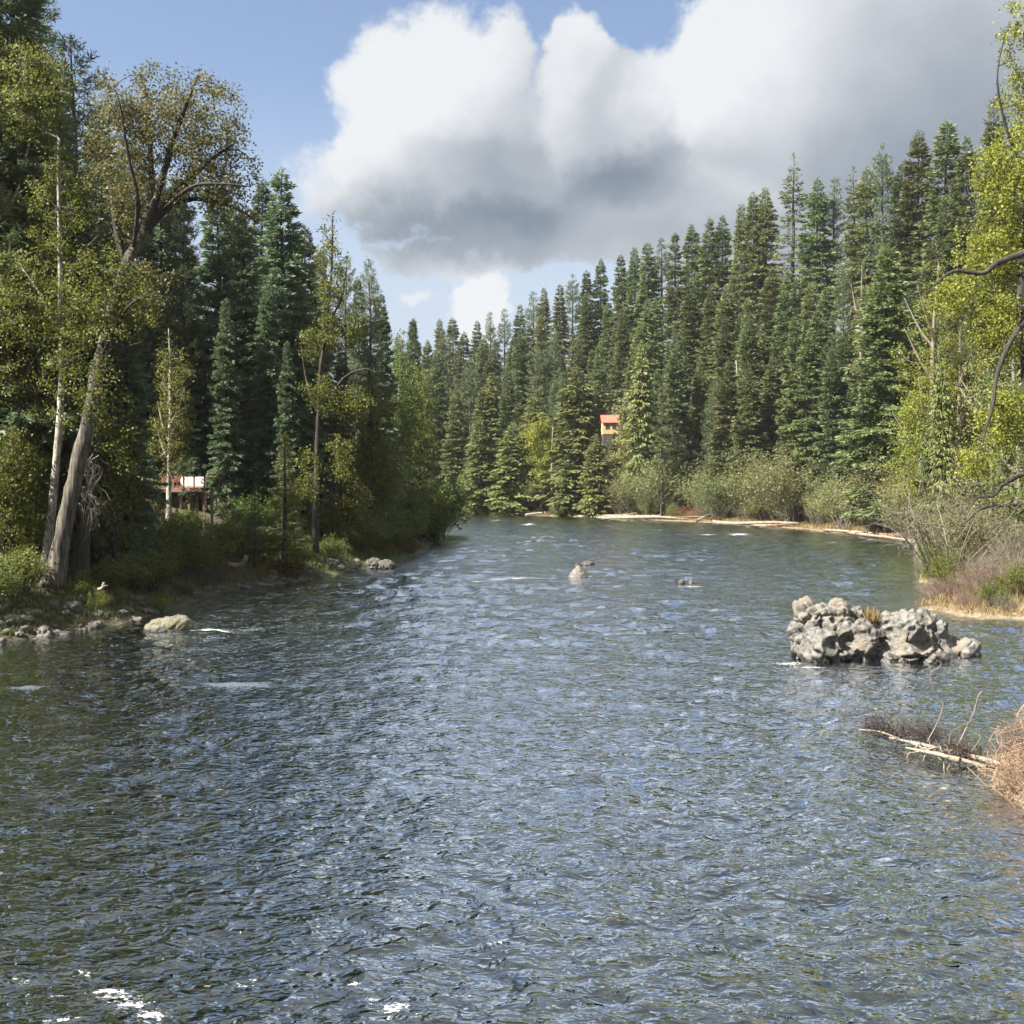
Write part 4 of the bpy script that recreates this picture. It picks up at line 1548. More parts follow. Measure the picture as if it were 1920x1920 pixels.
broadleaf('cottonwood_tree', W(100, 1092), [
    ([W(100, 1100), W(117, 1010), W(140, 900), W(165, 790), W(192, 660), W(218, 560), W(245, 480), W(272, 435)], .43, .24),
    ([W(265, 445), W(300, 400), W(345, 345, 54), W(395, 300, 53.5), W(440, 268, 53)], .24, .05),
    ([W(280, 425), W(330, 380, 55), W(390, 375, 55.5), W(450, 395, 56), W(485, 420, 56)], .17, .04),
    ([W(262, 445), W(282, 380, 55), W(283, 300, 56), W(278, 200, 56.5), W(262, 140, 57)], .24, .05),
    ([W(275, 430), W(300, 350, 54), W(325, 260, 53.5), W(352, 190, 53), W(372, 140, 53)], .22, .04),
    ([W(235, 500), W(215, 420, 55), W(205, 330, 56), W(175, 255, 57), W(160, 215, 57)], .15, .03),
    ([W(250, 470), W(258, 380, 53), W(240, 290, 52.5), W(225, 200, 52), W(212, 160, 52)], .13, .02),
    ([W(300, 398), W(360, 350, 52.5), W(420, 345, 52), W(470, 350, 52)], .11, .03),
    ([W(190, 670), W(230, 590, 53), W(262, 560, 52.5), W(300, 555, 52)], .10, .03)],
    [(W(330, 215), (3.4, 3.0, 2.3)), (W(410, 310), (2.0, 2.4, 2.4)), (W(250, 230), (2.0, 2.6, 2.4)), (W(350, 330), (2.6, 2.4, 2.2)), (W(230, 360), (1.8, 2.2, 2.6)),
     (W(440, 400), (1.1, 1.6, 1.3)), (W(270, 540), (1.7, 1.7, 1.4)), (W(208, 190, 52.5), (1.0, 1.1, 1.5)), (W(170, 260, 56), (.9, 1, 1.4))],
    M_COTTON, M_DARKBARK, 5, 800, 36, .135, .24,
    'big leaning cottonwood with a round open crown of small olive leaves on the left bank', 'tree', None, .036, bare=.10)
for o in bpy.data.objects:
    if o.name == 'trunk' or o.name.startswith('trunk.'):
        if o.parent and o.parent.name == 'cottonwood_tree':
            o.data.materials[0] = M_COTBARK

broadleaf('alder_tree', W(84, 1086, 55.5), [
    ([W(80, 1095, 55.5), W(92, 1000, 55.5), W(106, 860, 55.5), W(116, 700, 55.5), W(114, 560, 55.5), W(111, 420, 55.5), W(110, 260, 55.5)], .24, .07),
    ([W(115, 640, 55.5), W(80, 560, 55), W(40, 500, 55)], .07, .02), ([W(113, 560, 55.5), W(150, 480, 56), W(185, 440, 56)], .07, .02)],
    [(W(60, 180, 56), (2.2, 2.4, 2.6)), (W(110, 400, 56), (1.7, 1.9, 3.4)), (W(40, 560, 55), (2.0, 2.2, 2.8)), (W(130, 620, 55), (1.6, 1.8, 2.4))],
    M_ALDER, M_PALEBARK, 6, 460, 44, .135, .25, 'slender pale-trunked alder close left of the leaning cottonwood', 'tree', None, .03, bare=.1)
broadleaf('alder_tree', W(20, 1050, 58), [
    ([W(-5, 1060, 58), W(5, 900, 58), W(22, 750, 58), W(10, 560, 58), W(5, 300, 58), W(15, 120, 58)], .26, .06),
    ([W(8, 420, 58), W(40, 330, 58), W(70, 200, 58)], .09, .02), ([W(22, 760, 58), W(60, 680, 58), W(90, 640, 58)], .08, .02)],
    [(W(30, 150, 58), (2.6, 2.6, 2.6)), (W(20, 420, 58), (2.2, 2.2, 3.2)), (W(30, 720, 57), (2.0, 2.2, 3.0)), (W(40, 880, 57), (1.8, 2.0, 2.0)), (W(-30, 640, 58), (2, 2, 3))],
    M_ALDER, M_PALEBARK, 7, 560, 44, .135, .25, 'yellow-green leafy alder at the left edge of the picture', 'tree', None, .03, bare=.08)
broadleaf('cottonwood_tree', W(152, 1085, 57), [
    ([W(150, 1092, 57), W(156, 1000, 57), W(168, 880, 57), W(186, 740, 57), W(205, 620, 57)], .40, .16),
    ([W(186, 740, 57), W(230, 660, 56.5), W(268, 640, 56)], .10, .03)],
    [(W(210, 780, 55.5), (1.3, 1.3, 1.9)), (W(235, 850, 55), (.75, .9, 1.5)), (W(200, 560, 53), (3.0, 1.6, 2.6)), (W(150, 720, 53), (2.0, 1.2, 2.4))],
    M_ALDER, M_DARKBARK, 8, 190, 36, .135, .24, 'darker straight trunk just behind the leaning cottonwood', 'tree', None, .028)
# dead twigs hanging on the second trunk
rng = np.random.default_rng(3)
mb = MB()
org = W(170, 960, 55.2)
for k in range(90):
    a = np.array([rng.normal(0, .35), rng.normal(0, .3), rng.uniform(-.2, 2.9)])
    b = a + np.array([rng.normal(.15, .45), rng.normal(0, .3), -rng.uniform(.4, 1.7)])
    mb.tube(bend(a, b, rng, .12, 5), np.linspace(.022, .006, 5), 3, 0, rng.random(), cap=False)
o = mb.build('hanging_dead_twigs', M_GREYTWIG)
o.location = org
tag(o, 'tangle of dead grey twigs hanging beside the leaning cottonwood trunk', 'twigs', kind='stuff')

broadleaf('forked_tree', P(592, 1030, 83), [
    ([P(590, 1036, 83), P(592, 960, 83), P(594, 860, 83), P(597, 780, 83), P(600, 700, 83), P(612, 610, 83), P(622, 500, 83), P(624, 405, 83)], .25, .05),
    ([P(598, 775, 83), P(625, 735, 82), P(650, 705, 81.5), P(685, 692, 81), P(705, 700, 81)], .16, .03),
    ([P(597, 775, 83), P(580, 735, 83), P(572, 700, 83.5), P(565, 650, 84)], .14, .03), ([P(612, 610, 83), P(640, 560, 83), P(650, 500, 83)], .10, .03)],
    [(P(622, 520, 83), (1.1, 1.2, 4.6)), (P(640, 620, 83), (1.9, 1.6, 1.6)), (P(660, 760, 82), (1.5, 1.4, 1.6)), (P(590, 640, 84), (1.4, 1.4, 1.6)), (P(640, 860, 82), (1.1, 1.3, 2.0)), (P(575, 900, 81), (1.0, 1.0, 2.4)), (P(600, 740, 81.5), (1.6, 1.0, 1.6))],
    M_ALDER, M_DARKBARK, 9, 420, 36, .16, .27, 'dark forked broad-leaved tree on the left bank with an arching right limb', 'tree', None, .03)
for k, (xp, yb, d, yt, wd, mat, bark, cl, lab) in enumerate([
        (722, 985, 108, 800, 2.3, M_BIRCH, M_PALEBARK, 130, 'small bright lime-green birch on the left bank near the bend'),
        (752, 970, 140, 615, 4.6, M_BIRCH, M_GREYTWIG, 300, 'tall light green poplar at the end of the left bank'),
        (790, 968, 150, 690, 3.2, M_ALDER, M_DARKBARK, 190, 'mid-green leafy tree at the tip of the left bank'),
        (700, 985, 104, 700, 2.6, M_ALDER, M_DARKBARK, 160, 'yellow-green tree between the forked tree and the lime birch'),
        (655, 1000, 92, 880, 1.8, M_ALDER, M_DARKBARK, 90, 'low yellow-green sapling right of the forked dark trunk'),
        (208, 1075, 60, 760, 2.2, M_ALDER, M_DARKBARK, 150, 'golden-leaved sapling close right of the leaning trunk'),
        (60, 1055, 61, 700, 2.4, M_ALDER, M_DARKBARK, 170, 'yellow-green sapling behind the leaning trunk at the left'),
        (316, 1000, 78.6, 600, 1.9, M_ALDER, M_PALEBARK, 110, 'thin pale-trunked tree standing in front of the deck'),
        (1015, 945, 222, 765, 5.0, M_YELLOW, M_GREYTWIG, 200, 'hazy yellow-green leafing tree among the far cedars'),
        (1170, 900, 212, 735, 3.6, M_WILLOW, M_GREYTWIG, 120, 'grey-olive leafing tree just behind the red-roofed house'),
        (1616, 700, 166, 482, 2.4, M_WILLOW, M_GREYTWIG, 110, 'thin grey-trunked leafing tree beside the bare white snag on the hillside'),
        (1195, 900, 226, 650, 2.6, M_WILLOW, M_GREYTWIG, 90, 'grey-olive leafing tree high behind the red-roofed house, right side'),
        (25, 1080, 55, 800, 2.0, M_ALDER, M_DARKBARK, 170, 'bright leafy sapling low at the left edge')]):
    p = on_ground(xp, d)
    top = P(xp, yt, d)
    hh = top[2] - p[2]
    rr = np.random.default_rng(50 + k)
    tr = [p - [0, 0, .3], p + [rr.normal(0, .2), 0, hh * .35], p + [rr.normal(0, .35), 0, hh * .7], top - [0, 0, hh * .04]]
    ells = [(p + [0, 0, hh * .42], (wd * .85, wd * .8, hh * .24)), (p + [rr.normal(0, .3), 0, hh * .66], (wd * .8, wd * .75, hh * .22)), (p + [0, 0, hh * .85], (wd * .42, wd * .42, hh * .15))]
    limbs = [(tr, .011 * hh + .03, .03)]
    for q in range(5):
        a = p + [0, 0, hh * rr.uniform(.25, .7)]
        ang = rr.random() * TAU
        limbs.append(([a, a + [math.cos(ang) * wd * .35, math.sin(ang) * wd * .35, hh * .08], a + [math.cos(ang) * wd * .7, math.sin(ang) * wd * .7, hh * .2]], .007 * hh + .01, .015))
    sc_ = max(1.0, d / 75)
    broadleaf('leafy_tree', p, limbs, ells, mat, bark, 80 + k, int(cl * 1.4), 36, .14 * sc_ ** .8, .27 * sc_ ** .5, lab, 'tree', 'young broad-leaved trees', .022)

# bushes of the left bank
lb = [(12, 52, 2.2, 'N'), (45, 53, 1.8, 'D'), (-10, 50, 2.0, 'N'), (70, 57, 2.4, 'D'), (150, 55, 1.2, 'D'), (205, 58, 1.6, 'D'), (245, 60, 2.0, 'N'), (285, 62, 2.2, 'N'), (225, 66, 2.6, 'D'),
      (265, 70, 3.0, 'D'), (310, 66, 2.4, 'D'), (345, 68, 2.6, 'N'), (385, 71, 2.4, 'D'), (330, 73, 2.6, 'N'), (415, 75, 2.4, 'N'), (355, 77, 2.2, 'D'), (440, 77, 2.2, 'N'),
      (500, 78, 2.2, 'N'), (560, 79, 2.0, 'D'), (625, 86, 1.8, 'N'), (650, 90, 2.2, 'D'), (680, 92, 2.6, 'N'), (700, 96, 2.4, 'D'), (730, 99, 2.6, 'N'), (745, 104, 3.0, 'N'),
      (765, 110, 3.6, 'N'), (785, 118, 4.4, 'N'), (800, 124, 5.0, 'N'), (812, 132, 5.6, 'N'), (822, 141, 6.0, 'N'), (806, 140, 6.5, 'N'), (780, 128, 5.0, 'D'), (760, 122, 4.8, 'D'),
      (300, 58, 1.0, 'D'), (185, 54.5, .9, 'D'), (180, 63, 2.2, 'D'), (110, 62, 2.4, 'N'), (20, 60, 3.0, 'D'), (295, 82, 2.4, 'N'), (480, 84, 3.0, 'N'), (610, 92, 3.0, 'N'), (660, 99, 3.4, 'N')]
for k, (xp, d, h, t) in enumerate(lb):
    p = on_ground(xp, d)
    if p[2] < .05:
        p[2] = .02
    over = d > 117
    lab = ('dark green bush overhanging the water at the tip of the left bank' if over else
           ('small ' if h < 2.1 else 'large ' if h > 2.5 else '') + {'N': 'green leafy bush on the left bank, ', 'D': 'yellow-green leafy bush on the left bank, '}[t] + left_zone(xp))
    plant_shrub(p, h, (GRN if t == 'N' else GLD)[k % 3], lab, 'bushes overhanging the bend' if over else 'bushes on the left bank', k * 1.9, 'bank_bush', 1.1)
for k, (xp, d, h, bank, lab) in enumerate([
        (520, 76.4, .9, RST, 'rusty-orange dry shrub at the left waterline below the golden conifer'), (555, 77, .75, RST, 'small rusty shrub at the left waterline, right of another rusty shrub'),
        (485, 74.5, .8, RST, 'rusty twigs at the left waterline below the bleached stump'), (770, 104, 1.5, RST, 'reddish-brown twig shrub at the waterline near the bend'),
        (720, 96, 1.2, RST, 'reddish-brown twig shrub above the dark boulder'), (375, 68, 1.2, PUR, 'purplish bare twigs at the left waterline behind the mossy boulder'),
        (410, 71.5, 1.2, PUR, 'grey-purple bare twigs on the left shore, left of the bleached stump'), (345, 64.5, 1.0, PUR, 'bare twigs at the left bank above the mossy boulder')]):
    p = on_ground(xp, d)
    p[2] = max(p[2], .02)
    plant_shrub(p, h, bank[k % len(bank)], lab, None, k * 1.1, 'twig_shrub', 1.3)

# bleached stump, snags and poles on the left bank
def bleached(name, pts, r0, r1, mat, label, cat):
    e = empty(name, pts[0])
    mb = MB()
    sp = smooth_path(np.array(pts) - pts[0], 6)
    mb.tube(sp, np.linspace(r0, r1, len(sp)), 9, rough=.3, seed=4)
    mb.build('trunk', mat, e)
    m = MB()
    m.tube([sp[2], sp[2] + [.25, -.1, .18], sp[2] + [.45, -.15, .2]], [r0 * .4, r0 * .25, .02], 6, rough=.2)
    m.build('branch_stub', mat, e)
    return tag(e, label, cat)


bleached('bleached_stump', [P(430, 1060, 73.5), P(445, 1062, 73.2), P(455, 1056, 73), P(463, 1042, 73)], .22, .14, M_DRIFT, 'bent bleached stump on the left shore under conifer boughs', 'stump')
bleached('bleached_snag', [P(185, 1106, 54), P(192, 1102, 54), P(195, 1092, 54)], .11, .06, M_DRIFT, 'short bleached snag standing among grass near the leaning cottonwood', 'snag')
bleached('waterline_wood', [P(478, 1099, 73.2), P(490, 1097, 73.0), P(512, 1098, 72.6)], .12, .08, M_DRIFT, 'pale driftwood piece by the rusty shrub at left waterline', 'log')
a, b = P(-10, 1035, 52), P(40, 1085, 51)
log(a, b, .13, .10, M_BROWNWOOD, 'upper brown pole slanting down at the left edge', 'pole', None, 5, 'fallen_pole', 1)
a, b = P(-10, 1058, 51.6), P(36, 1098, 50.6)
log(a, b, .10, .08, M_BROWNWOOD, 'lower brown pole slanting down at the left edge', 'pole', None, 6, 'fallen_pole', 1)

# ------------------------------------------------------------------ deck in the wood
M_DECK = wood_mat('deck_wood', (0.16, 0.095, 0.06), (0.34, 0.215, 0.14))
M_WHITE = plain_mat('white_panel', (0.72, 0.69, 0.65), .6, .08, 2)
M_REDP = plain_mat('red_paint', (0.16, 0.045, 0.035), .6, .1, 2)
M_NAVY = plain_mat('navy_cloth', (0.03, 0.04, 0.09), .8, .1, 2)
dk = P(328, 918, 80)
e = empty('deck', dk)
Z0 = 0.0
for k in range(18):
    m = MB()
    m.box((-2.4, k * .16, .10), (2.2, k * .16 + .15, .14))
    m.build('plank', M_DECK, e)
m = MB(); m.box((-2.4, -.07, -.18), (2.2, -.003, .14)); m.build('fascia_board', M_DECK, e)
m = MB(); m.box((-2.42, -.10, .92), (2.22, .03, .99)); m.build('handrail', M_DECK, e)
m = MB(); m.box((-2.4, -.06, .22), (2.2, -.02, .27)); m.build('bottom_rail', M_DECK, e)
for k in range(7):
    x = -2.36 + k * .75
    m = MB(); m.box((x - .05, -.065, .14), (x + .05, .02, .92)); m.build('rail_post', M_DECK, e)
for x in (-2.1, -.6, .9, 2.0):
    for yy in (.3, 2.4):
        m = MB(); m.box((x - .08, yy, -3.2), (x + .08, yy + .16, .10)); m.build('support_post', M_DECK, e)
m = MB(); m.box((-2.4, 2.9, .92), (2.2, 3.0, .99)); m.build('back_handrail', M_DECK, e)
tag(e, 'brown wooden deck with a railing among the trees of the left bank', 'deck')
e = empty('cabinet', dk + [1.0, 1.2, .14])
m = MB(); m.box((-.95, 0, 0), (.75, .7, .82)); m.build('body', M_WHITE, e)
for k in range(3):
    m = MB(); m.box((-.93 + k * .57, -.03, .04), (-.40 + k * .57, -.002, .78)); m.build('door_panel', M_WHITE, e)
tag(e, 'white panelled cabinet standing behind the deck railing', 'cabinet')
e = empty('bench', dk + [-.75, 1.0, .14])
m = MB(); m.box((-.7, 0, .40), (.7, .45, .46)); m.build('seat', M_REDP, e)
m = MB(); m.box((-.7, .45, .46), (.7, .5, .78)); m.build('backrest', M_REDP, e)
for x in (-.62, .56):
    for yy in (.02, .38):
        m = MB(); m.box((x, yy, 0), (x + .06, yy + .06, .40)); m.build('leg', M_REDP, e)
tag(e, 'red bench on the deck left of the white cabinet', 'bench')
e = empty('folded_parasol', dk + [-1.9, .9, .14])
m = MB(); m.tube([(0, 0, 0), (0, 0, 1.15)], [.03, .03], 8); m.build('pole', M_BROWNWOOD, e)
m = MB(); m.tube([(0, 0, .1), (0, 0, .5), (0, 0, .95), (0, 0, 1.1)], [.10, .13, .08, .02], 8, rough=.1); m.build('cover', M_NAVY, e)
tag(e, 'dark navy folded cover standing at the left end of the deck', 'parasol')
# steps and low rail right of the deck
e = empty('stair_rail', P(385, 925, 80))
for k in range(3):
    m = MB(); m.box((k * .75, -.04, -1.2), (k * .75 + .09, .05, -.05 - k * .22)); m.build('post', M_DECK, e)
m = MB(); m.tube([(0, 0, 0), (.75, 0, -.22), (1.7, 0, -.5)], [.05, .05, .05], 6); m.build('handrail', M_DECK, e)
tag(e, 'wooden stair rail sloping down right of the deck', 'railing')

# ------------------------------------------------------------------ right foreground: cottonwood over the water
DR = 78.0
def R_(x, y, d=DR):
    return P(x, y, d)


gb = on_ground(1965, 80)
broadleaf('cottonwood_tree', gb, [
    ([gb - [0, 0, .4], R_(1955, 1000, 80), R_(1935, 850, 80), R_(1925, 700, 80), R_(1915, 560, 80), R_(1925, 400, 80), R_(1930, 200, 80), R_(1920, 60, 80)], .62, .08),
    ([R_(1960, 462, 79), R_(1905, 480, 78), R_(1870, 493, 77.5), R_(1842, 512, 77.2), R_(1800, 508, 77), R_(1780, 512, 77), R_(1755, 532, 76.8), R_(1738, 548, 76.6)], .28, .04),
    ([R_(1842, 512, 77.2), R_(1862, 530, 77), R_(1868, 562, 77)], .08, .02),
    ([R_(1930, 590, 79), R_(1895, 640, 78), R_(1870, 700, 77.5), R_(1862, 760, 77), R_(1850, 800, 77), R_(1838, 850, 77)], .22, .04),
    ([R_(1935, 880, 79), R_(1905, 895, 78), R_(1880, 910, 77.5), R_(1862, 930, 77), R_(1830, 935, 76.8), R_(1808, 975, 76.5)], .20, .04),
    ([R_(1945, 945, 78.5), R_(1890, 948, 77.5), R_(1845, 952, 77), R_(1815, 975, 76.6), R_(1795, 990, 76.4)], .16, .03),
    ([R_(1928, 330, 80), R_(1890, 250, 79.5), R_(1870, 150, 79), R_(1885, 60, 79)], .14, .03),
    ([R_(1920, 420, 80), R_(1850, 400, 81), R_(1800, 440, 82)], .16, .03)],
    [(R_(1905, 330, 80), (3.0, 3.4, 3.6)), (R_(1860, 470, 82), (2.8, 3.0, 3.0)), (R_(1880, 620, 81), (2.4, 3.0, 3.0)), (R_(1895, 790, 79), (2.1, 2.4, 2.3)), (R_(1915, 200, 80), (1.7, 2.2, 3.0)),
     (R_(1905, 70, 79), (1.1, 1.4, 2.4)), (R_(1800, 560, 82), (1.9, 2.2, 2.2)), (R_(1830, 870, 77.5), (1.6, 1.8, 1.3)), (R_(1910, 950, 79), (1.4, 1.6, 1.3))],
    M_YELLOW, M_DARKBARK, 15, 1100, 38, .20, .30, 'large yellow-green cottonwood leaning in from the right edge with gnarled bare limbs', 'tree', None, .036, bare=.12)
for k, (xp, yb, d, yt, wd, mat, cl, lab) in enumerate([
        (1722, 940, 108, 690, 3.3, M_YELLOW, 230, 'rounded yellow-green tree at the right, left of the dark arborvitae'),
        (1760, 940, 112, 470, 4.2, M_YELLOW, 240, 'pale yellow-green leafing tree behind the cottonwood limb'),
        (1800, 950, 116, 600, 4.0, M_ALDER, 200, 'olive leafing tree behind the hanging cottonwood limb'),
        (1850, 980, 96, 640, 3.4, M_WILLOW, 170, 'twiggy olive tree half hidden by the right-hand cottonwood'),
        (1905, 1000, 92, 560, 3.4, M_BIRCH, 190, 'mid-green tree at the right edge behind the cottonwood')]):
    p = on_ground(xp, d)
    top = P(xp, yt, d)
    hh = top[2] - p[2]
    rr = np.random.default_rng(150 + k)
    tr = [p - [0, 0, .3], p + [rr.normal(0, .3), 0, hh * .35], p + [rr.normal(0, .5), 0, hh * .7], top - [0, 0, hh * .04]]
    ells = [(p + [0, 0, hh * .36], (wd, wd * .9, hh * .26)), (p + [rr.normal(0, .5), 0, hh * .62], (wd * .9, wd * .85, hh * .24)), (p + [0, 0, hh * .83], (wd * .55, wd * .55, hh * .17))]
    limbs = [(tr, .016 * hh + .03, .03)]
    for q in range(6):
        a = p + [0, 0, hh * rr.uniform(.2, .7)]
        ang = rr.random() * TAU
        limbs.append(([a, a + [math.cos(ang) * wd * .4, math.sin(ang) * wd * .4, hh * .08], a + [math.cos(ang) * wd * .8, math.sin(ang) * wd * .8, hh * .2]], .007 * hh + .01, .015))
    broadleaf('leafy_tree', p, limbs, ells, mat, M_GREYTWIG, 180 + k, int(cl * 1.3), 36, .20, .34, lab, 'tree', 'broad-leaved trees behind the right-hand cottonwood', .024)
for k, (xp, d, yt, wide, lab) in enumerate([(1765, 97, 645, .62, 'dark green arborvitae beside the rounded yellow-green tree at right'),
                                            (1745, 101, 760, .7, 'low dark arborvitae left of the taller arborvitae at right')]):
    p = on_ground(xp, d)
    h = EYE + (HOR - yt) / FOC * d - p[2]
    plant_conifer(p, h, proto('cedar', 5, M_CEDAR, 18, 1.0), lab, None, k, 'cedar_tree', wide)
# twiggy shrubs of the right-hand point
for k, (xp, d, h, bank, lab) in enumerate([
        (1790, 61.5, 1.5, PUR, 'purplish bare shrub on the tip of the right-hand point'), (1835, 62.5, 1.7, PUR, 'second purplish bare shrub on the right-hand point, beside the tip'),
        (1760, 62.5, 1.1, PUR, 'low purplish twigs leaning over the water at the right-hand point'), (1875, 62, 1.5, PUR, 'purplish twigs at the right-hand point nearest the frame edge'),
        (1830, 70, 2.6, GRY, 'grey bare bush on the right-hand point under the hanging limb'), (1880, 68, 2.8, GRY, 'grey bare bush at the right edge of the point'),
        (1905, 74, 4.2, GRY, 'tall bare grey bush at the right edge below the cottonwood'), (1850, 80, 3.6, GRY, 'tall grey bush below the lower cottonwood limb'),
        (1795, 86, 3.4, GRY, 'bare bush above the dry grass at the bend of the right shore'), (1900, 84, 4.0, WIL, 'olive bush behind the grey bushes at the right edge'),
        (1745, 64, 1.3, GRY, 'low grey twigs at the left corner of the right-hand point'), (1860, 58, 1.2, GRN, 'small green bush at the near edge of the right-hand point'),
        (1815, 58.5, 1.0, PUR, 'low purplish twigs at the near edge of the right-hand point'), (1770, 70, 2.0, GLD, 'yellowish bush behind the purplish shrubs of the point'),
        (1770, 78, 2.4, WIL, 'olive bush on the dry grass where the right shore bends'), (1760, 88, 2.6, GRN, 'green bush by the water where the right shore bends'),
        (1885, 57, 1.1, GRY, 'low grey twigs near the frame edge in front of the purplish shrubs'),
        (1825, 92, 4.2, WIL, 'olive bush below the twiggy olive tree at right'), (1905, 60, 1.6, GLD, 'yellowish low bush at the right edge beside the purplish shrubs')]):
    p = on_ground(xp, d)
    p[2] = max(p[2], .02)
    plant_shrub(p, h, bank[k % len(bank)], lab, None, k * 1.4, 'twig_shrub', 1.2)

# ------------------------------------------------------------------ fallen tree and brush at the right
e = empty('fallen_tree', (11.2, 27.2, .2))
org = np.array([11.2, 27.2, .2])
for k, (a, b, r0, r1) in enumerate([(P(1925, 1448, 26.0), P(1668, 1383, 28.8), .085, .03), (P(1800, 1425, 26.6), P(1698, 1402, 27.6), .075, .025), (P(1850, 1440, 26.3), P(1705, 1392, 28.2), .06, .02)]):
    m = MB()
    m.tube(bend(a - org, b - org, np.random.default_rng(k), .02, 9), np.linspace(r0, r1, 9), 9, rough=.5, seed=k)
    m.build('trunk' if k == 0 else 'limb', M_DRIFT, e)
    rs_ = np.random.default_rng(60 + k)
    for _ in range(9):
        q = (a - org) + (b - a) * rs_.uniform(.1, .98)
        m = MB()
        m.tube(bend(q, q + rs_.normal(0, .22, 3) + [0, 0, .12], rs_, .12, 4), np.linspace(.02, .005, 4), 4)
        m.build('branch_stub', M_DRIFT if _ % 2 else M_GREYTWIG, e)
for k, (pts, r) in enumerate([
        ([(1738, 1392, 27.6), (1755, 1360, 27.6), (1767, 1330, 27.5), (1766, 1312, 27.5), (1748, 1285, 27.4), (1745, 1262, 27.4), (1762, 1250, 27.3), (1764, 1242, 27.3), (1755, 1238, 27.3)], .016),
        ([(1795, 1400, 27.2), (1812, 1365, 27.1), (1826, 1335, 27.0), (1834, 1305, 27.0), (1842, 1296, 27.0)], .018),
        ([(1780, 1398, 27.2), (1782, 1376, 27.2), (1800, 1362, 27.1), (1825, 1350, 27.0)], .012),
        ([(1765, 1402, 27.3), (1770, 1440, 26.9), (1762, 1452, 26.8)], .022), ([(1780, 1405, 27.2), (1782, 1430, 26.9), (1770, 1450, 26.8)], .025),
        ([(1722, 1398, 27.8), (1705, 1412, 27.5), (1700, 1422, 27.3)], .020), ([(1745, 1400, 27.6), (1735, 1415, 27.3), (1730, 1428, 27.1)], .022),
        ([(1850, 1400, 26.5), (1865, 1372, 26.4), (1885, 1352, 26.3)], .012), ([(1820, 1410, 26.8), (1835, 1390, 26.7), (1838, 1380, 26.7)], .012),
        ([(1690, 1388, 28.6), (1650, 1372, 29.0), (1610, 1368, 29.4)], .03)]):
    m = MB()
    sp = smooth_path([P(*q) - org for q in pts], 5)
    m.tube(sp, np.linspace(r, r * .45, len(sp)), 5)
    m.build('branch', M_DRIFT if k not in (0, 2) else M_GREYTWIG, e)
tag(e, 'bleached fallen tree lying out over the water from the right edge, branches up and down', 'fallen tree')

M_DARKTWIG = leaf_mat('dark_twigs', (0.022, 0.016, 0.014), (0.085, 0.062, 0.052), .1, .02)


def tangle(name, n, ells, mat, seed, label, cat, L=(.4, 1.2), r=(.006, .013), up=.2):
    rng = np.random.default_rng(seed)
    mb = MB()
    o0 = np.array(ells[0][0])
    C = crown_points(rng, [(np.array(c) - o0, s) for c, s in ells], n)
    for c in C:
        d = rng.normal(size=3)
        d[2] = abs(d[2]) * .8 + up
        d *= rng.uniform(*L) / np.linalg.norm(d)
        mb.tube(bend(c - d * .5, c + d * .5, rng, .20, 6), np.linspace(rng.uniform(*r), .003, 6), 3, 0, rng.random(), cap=False)
    o = mb.build(name, mat)
    o.location = o0
    return tag(o, label, cat, kind='stuff')


tangle('dark_twig_tangle', 420, [(P(1655, 1368, 29.4), (.55, .5, .16)), (P(1690, 1372, 29.0), (.35, .5, .15)), (P(1640, 1358, 29.4), (.3, .35, .25)), (P(1735, 1375, 28.6), (.5, .5, .22)), (P(1800, 1405, 27.2), (.6, .4, .2))], M_DARKTWIG, 4,
       'dark wet twig tangle at the outer end of the fallen tree', 'twigs', (.3, .8), (.006, .014), .05)
tangle('brush_heap', 1500, [((12.0, 24.9, .55), (1.35, 1.0, .75)), ((12.6, 25.8, .9), (1.2, 1.0, .85)), ((11.2, 24.3, .25), (.7, .6, .42)), ((13.6, 25.6, .9), (1.5, 1.2, 1.0)), ((11.5, 23.6, .15), (.7, .5, .3))],
       M_TANTWIG, 5, 'heap of reddish-tan dry brush at the right edge in the shallows', 'brush', (.5, 1.3), (.006, .014), .25)

# ------------------------------------------------------------------ grasses
def grass(name, pts_fn, n, hgt, mat, label, seed, lean=.35, wid=.035):
    rng = np.random.default_rng(seed)
    xy = pts_fn(rng, n)
    z = height(xy[:, 0], xy[:, 1])
    k = z > 0.02
    xy, z = xy[k], z[k]
    n = len(z)
    p = np.column_stack([xy, z - .03])
    ax = np.column_stack([rng.normal(0, lean, (n, 2)), np.ones(n)])
    L = rng.uniform(*hgt, n) * (0.6 + .8 * np.clip(perlin(np.column_stack([xy * .5, z * 0])) + .4, 0, 1))
    mb = MB()
    mb.leaves(p, ax, L, wid * rng.uniform(.6, 1.5, n), rng, 0)
    o = mb.build(name, mat)
    return stuff(o, label, 'grass')


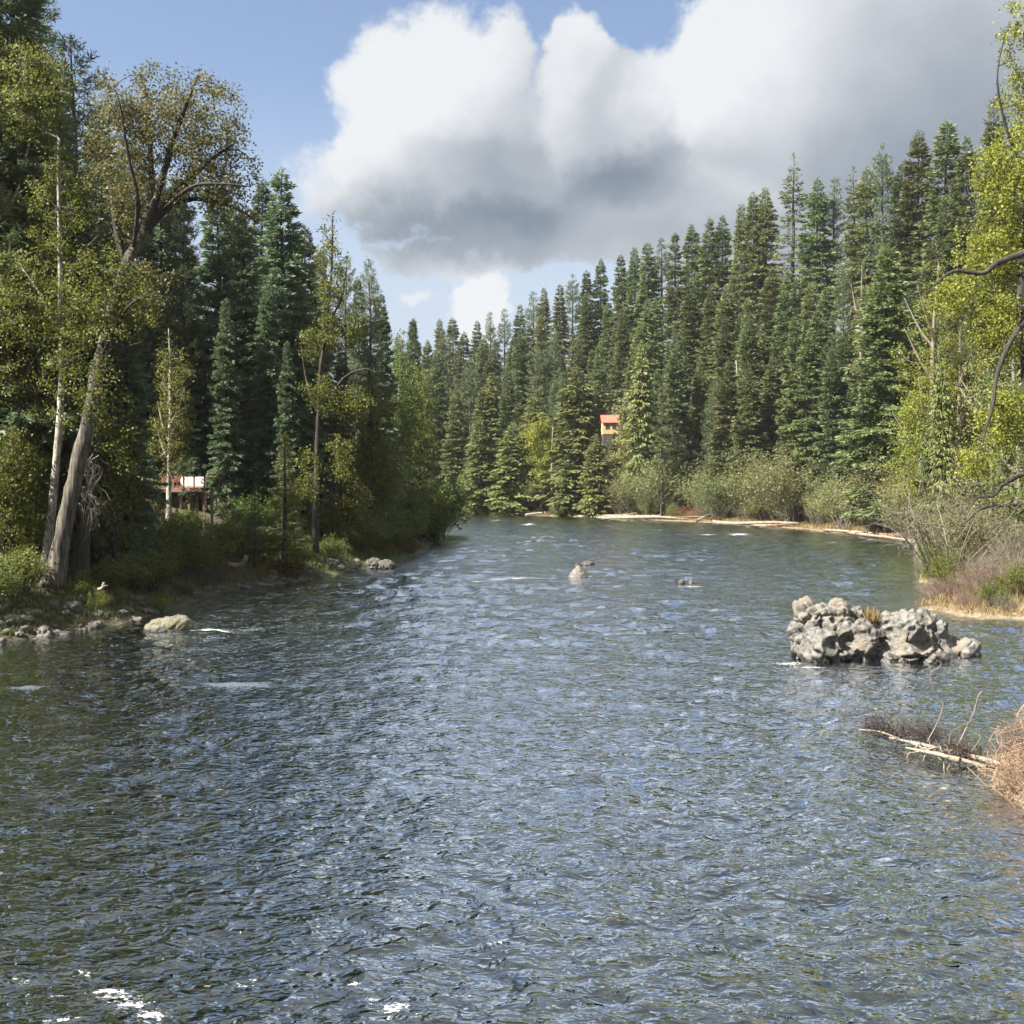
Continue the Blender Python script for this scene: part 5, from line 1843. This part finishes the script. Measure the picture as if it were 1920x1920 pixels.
def along(line, lo, hi, jitter=.3):
    line = np.array(line, float)
    seg = np.linalg.norm(np.diff(line, axis=0), axis=1)

    def fn(rng, n):
        k = rng.choice(len(seg), n, p=seg / seg.sum())
        t = rng.random(n)[:, None]
        a, b = line[k], line[k + 1]
        e = (b - a) / seg[k][:, None]
        nr = np.stack([e[:, 1], -e[:, 0]], 1)
        return a + (b - a) * t + nr * rng.uniform(lo, hi, n)[:, None] + rng.normal(0, jitter, (n, 2))
    return fn


grass('dry_grass', along(RIGHT[10:27], -7.0, -.2), 22000, (.25, .75), M_DRYGRASS, 'straw-coloured dry grass on the right-hand point and shore', 1)
grass('far_shore_grass', along(RIGHT[3:11], -4.5, -.5), 11000, (.25, .7), M_DRYGRASS, 'pale dry grass along the far shore behind the driftwood', 2, wid=.06)
grass('bank_grass', along(LEFT[4:15], -6.0, -.3), 20000, (.25, .8), M_GRASS, 'green grass tufts on the slope of the left bank', 3)
grass('slope_grass', along(RIGHT[3:13], -16.0, -4.0), 12000, (.4, 1.1), M_GRASS, 'green undergrowth below the conifers of the right-hand slope', 4, wid=.10)
rng = np.random.default_rng(8)
mb = MB()
n = 260
pp = np.column_stack([rng.normal(0, .16, n), rng.normal(0, .16, n), np.zeros(n)])
mb.leaves(pp, np.column_stack([rng.normal(0, .3, (n, 2)), np.ones(n)]), rng.uniform(.25, .7, n), .03, rng, 0)
o = mb.build('grass_tuft', M_DRYGRASS)
o.location = P(1632, 1166, 43.4)
tag(o, 'tuft of dry yellow grass in the cleft between the two humps of the large rock', 'grass', kind='stuff')

# ------------------------------------------------------------------ air
def build_haze():
    X = 4300.0
    me = bpy.data.meshes.new('haze')
    v = [(x, y, z) for x in (-X, X) for y in (-X, X) for z in (-6.0, 100.0)]
    me.from_pydata(v, [], [(0, 1, 3, 2), (4, 6, 7, 5), (0, 4, 5, 1), (2, 3, 7, 6), (0, 2, 6, 4), (1, 5, 7, 3)])
    m = bpy.data.materials.new('haze')
    m.use_nodes = True
    nt = m.node_tree
    nt.nodes.clear()
    o_ = nt.nodes.new('ShaderNodeOutputMaterial')
    pv = nt.nodes.new('ShaderNodeVolumePrincipled')
    pv.inputs['Color'].default_value = (0.93, 0.96, 1.0, 1)
    pv.inputs['Density'].default_value = 0.00009
    pv.inputs['Anisotropy'].default_value = 0.2
    nt.links.new(pv.outputs[0], o_.inputs['Volume'])
    me.materials.append(m)
    o = link('haze', me)
    o['kind'] = 'stuff'


build_haze()
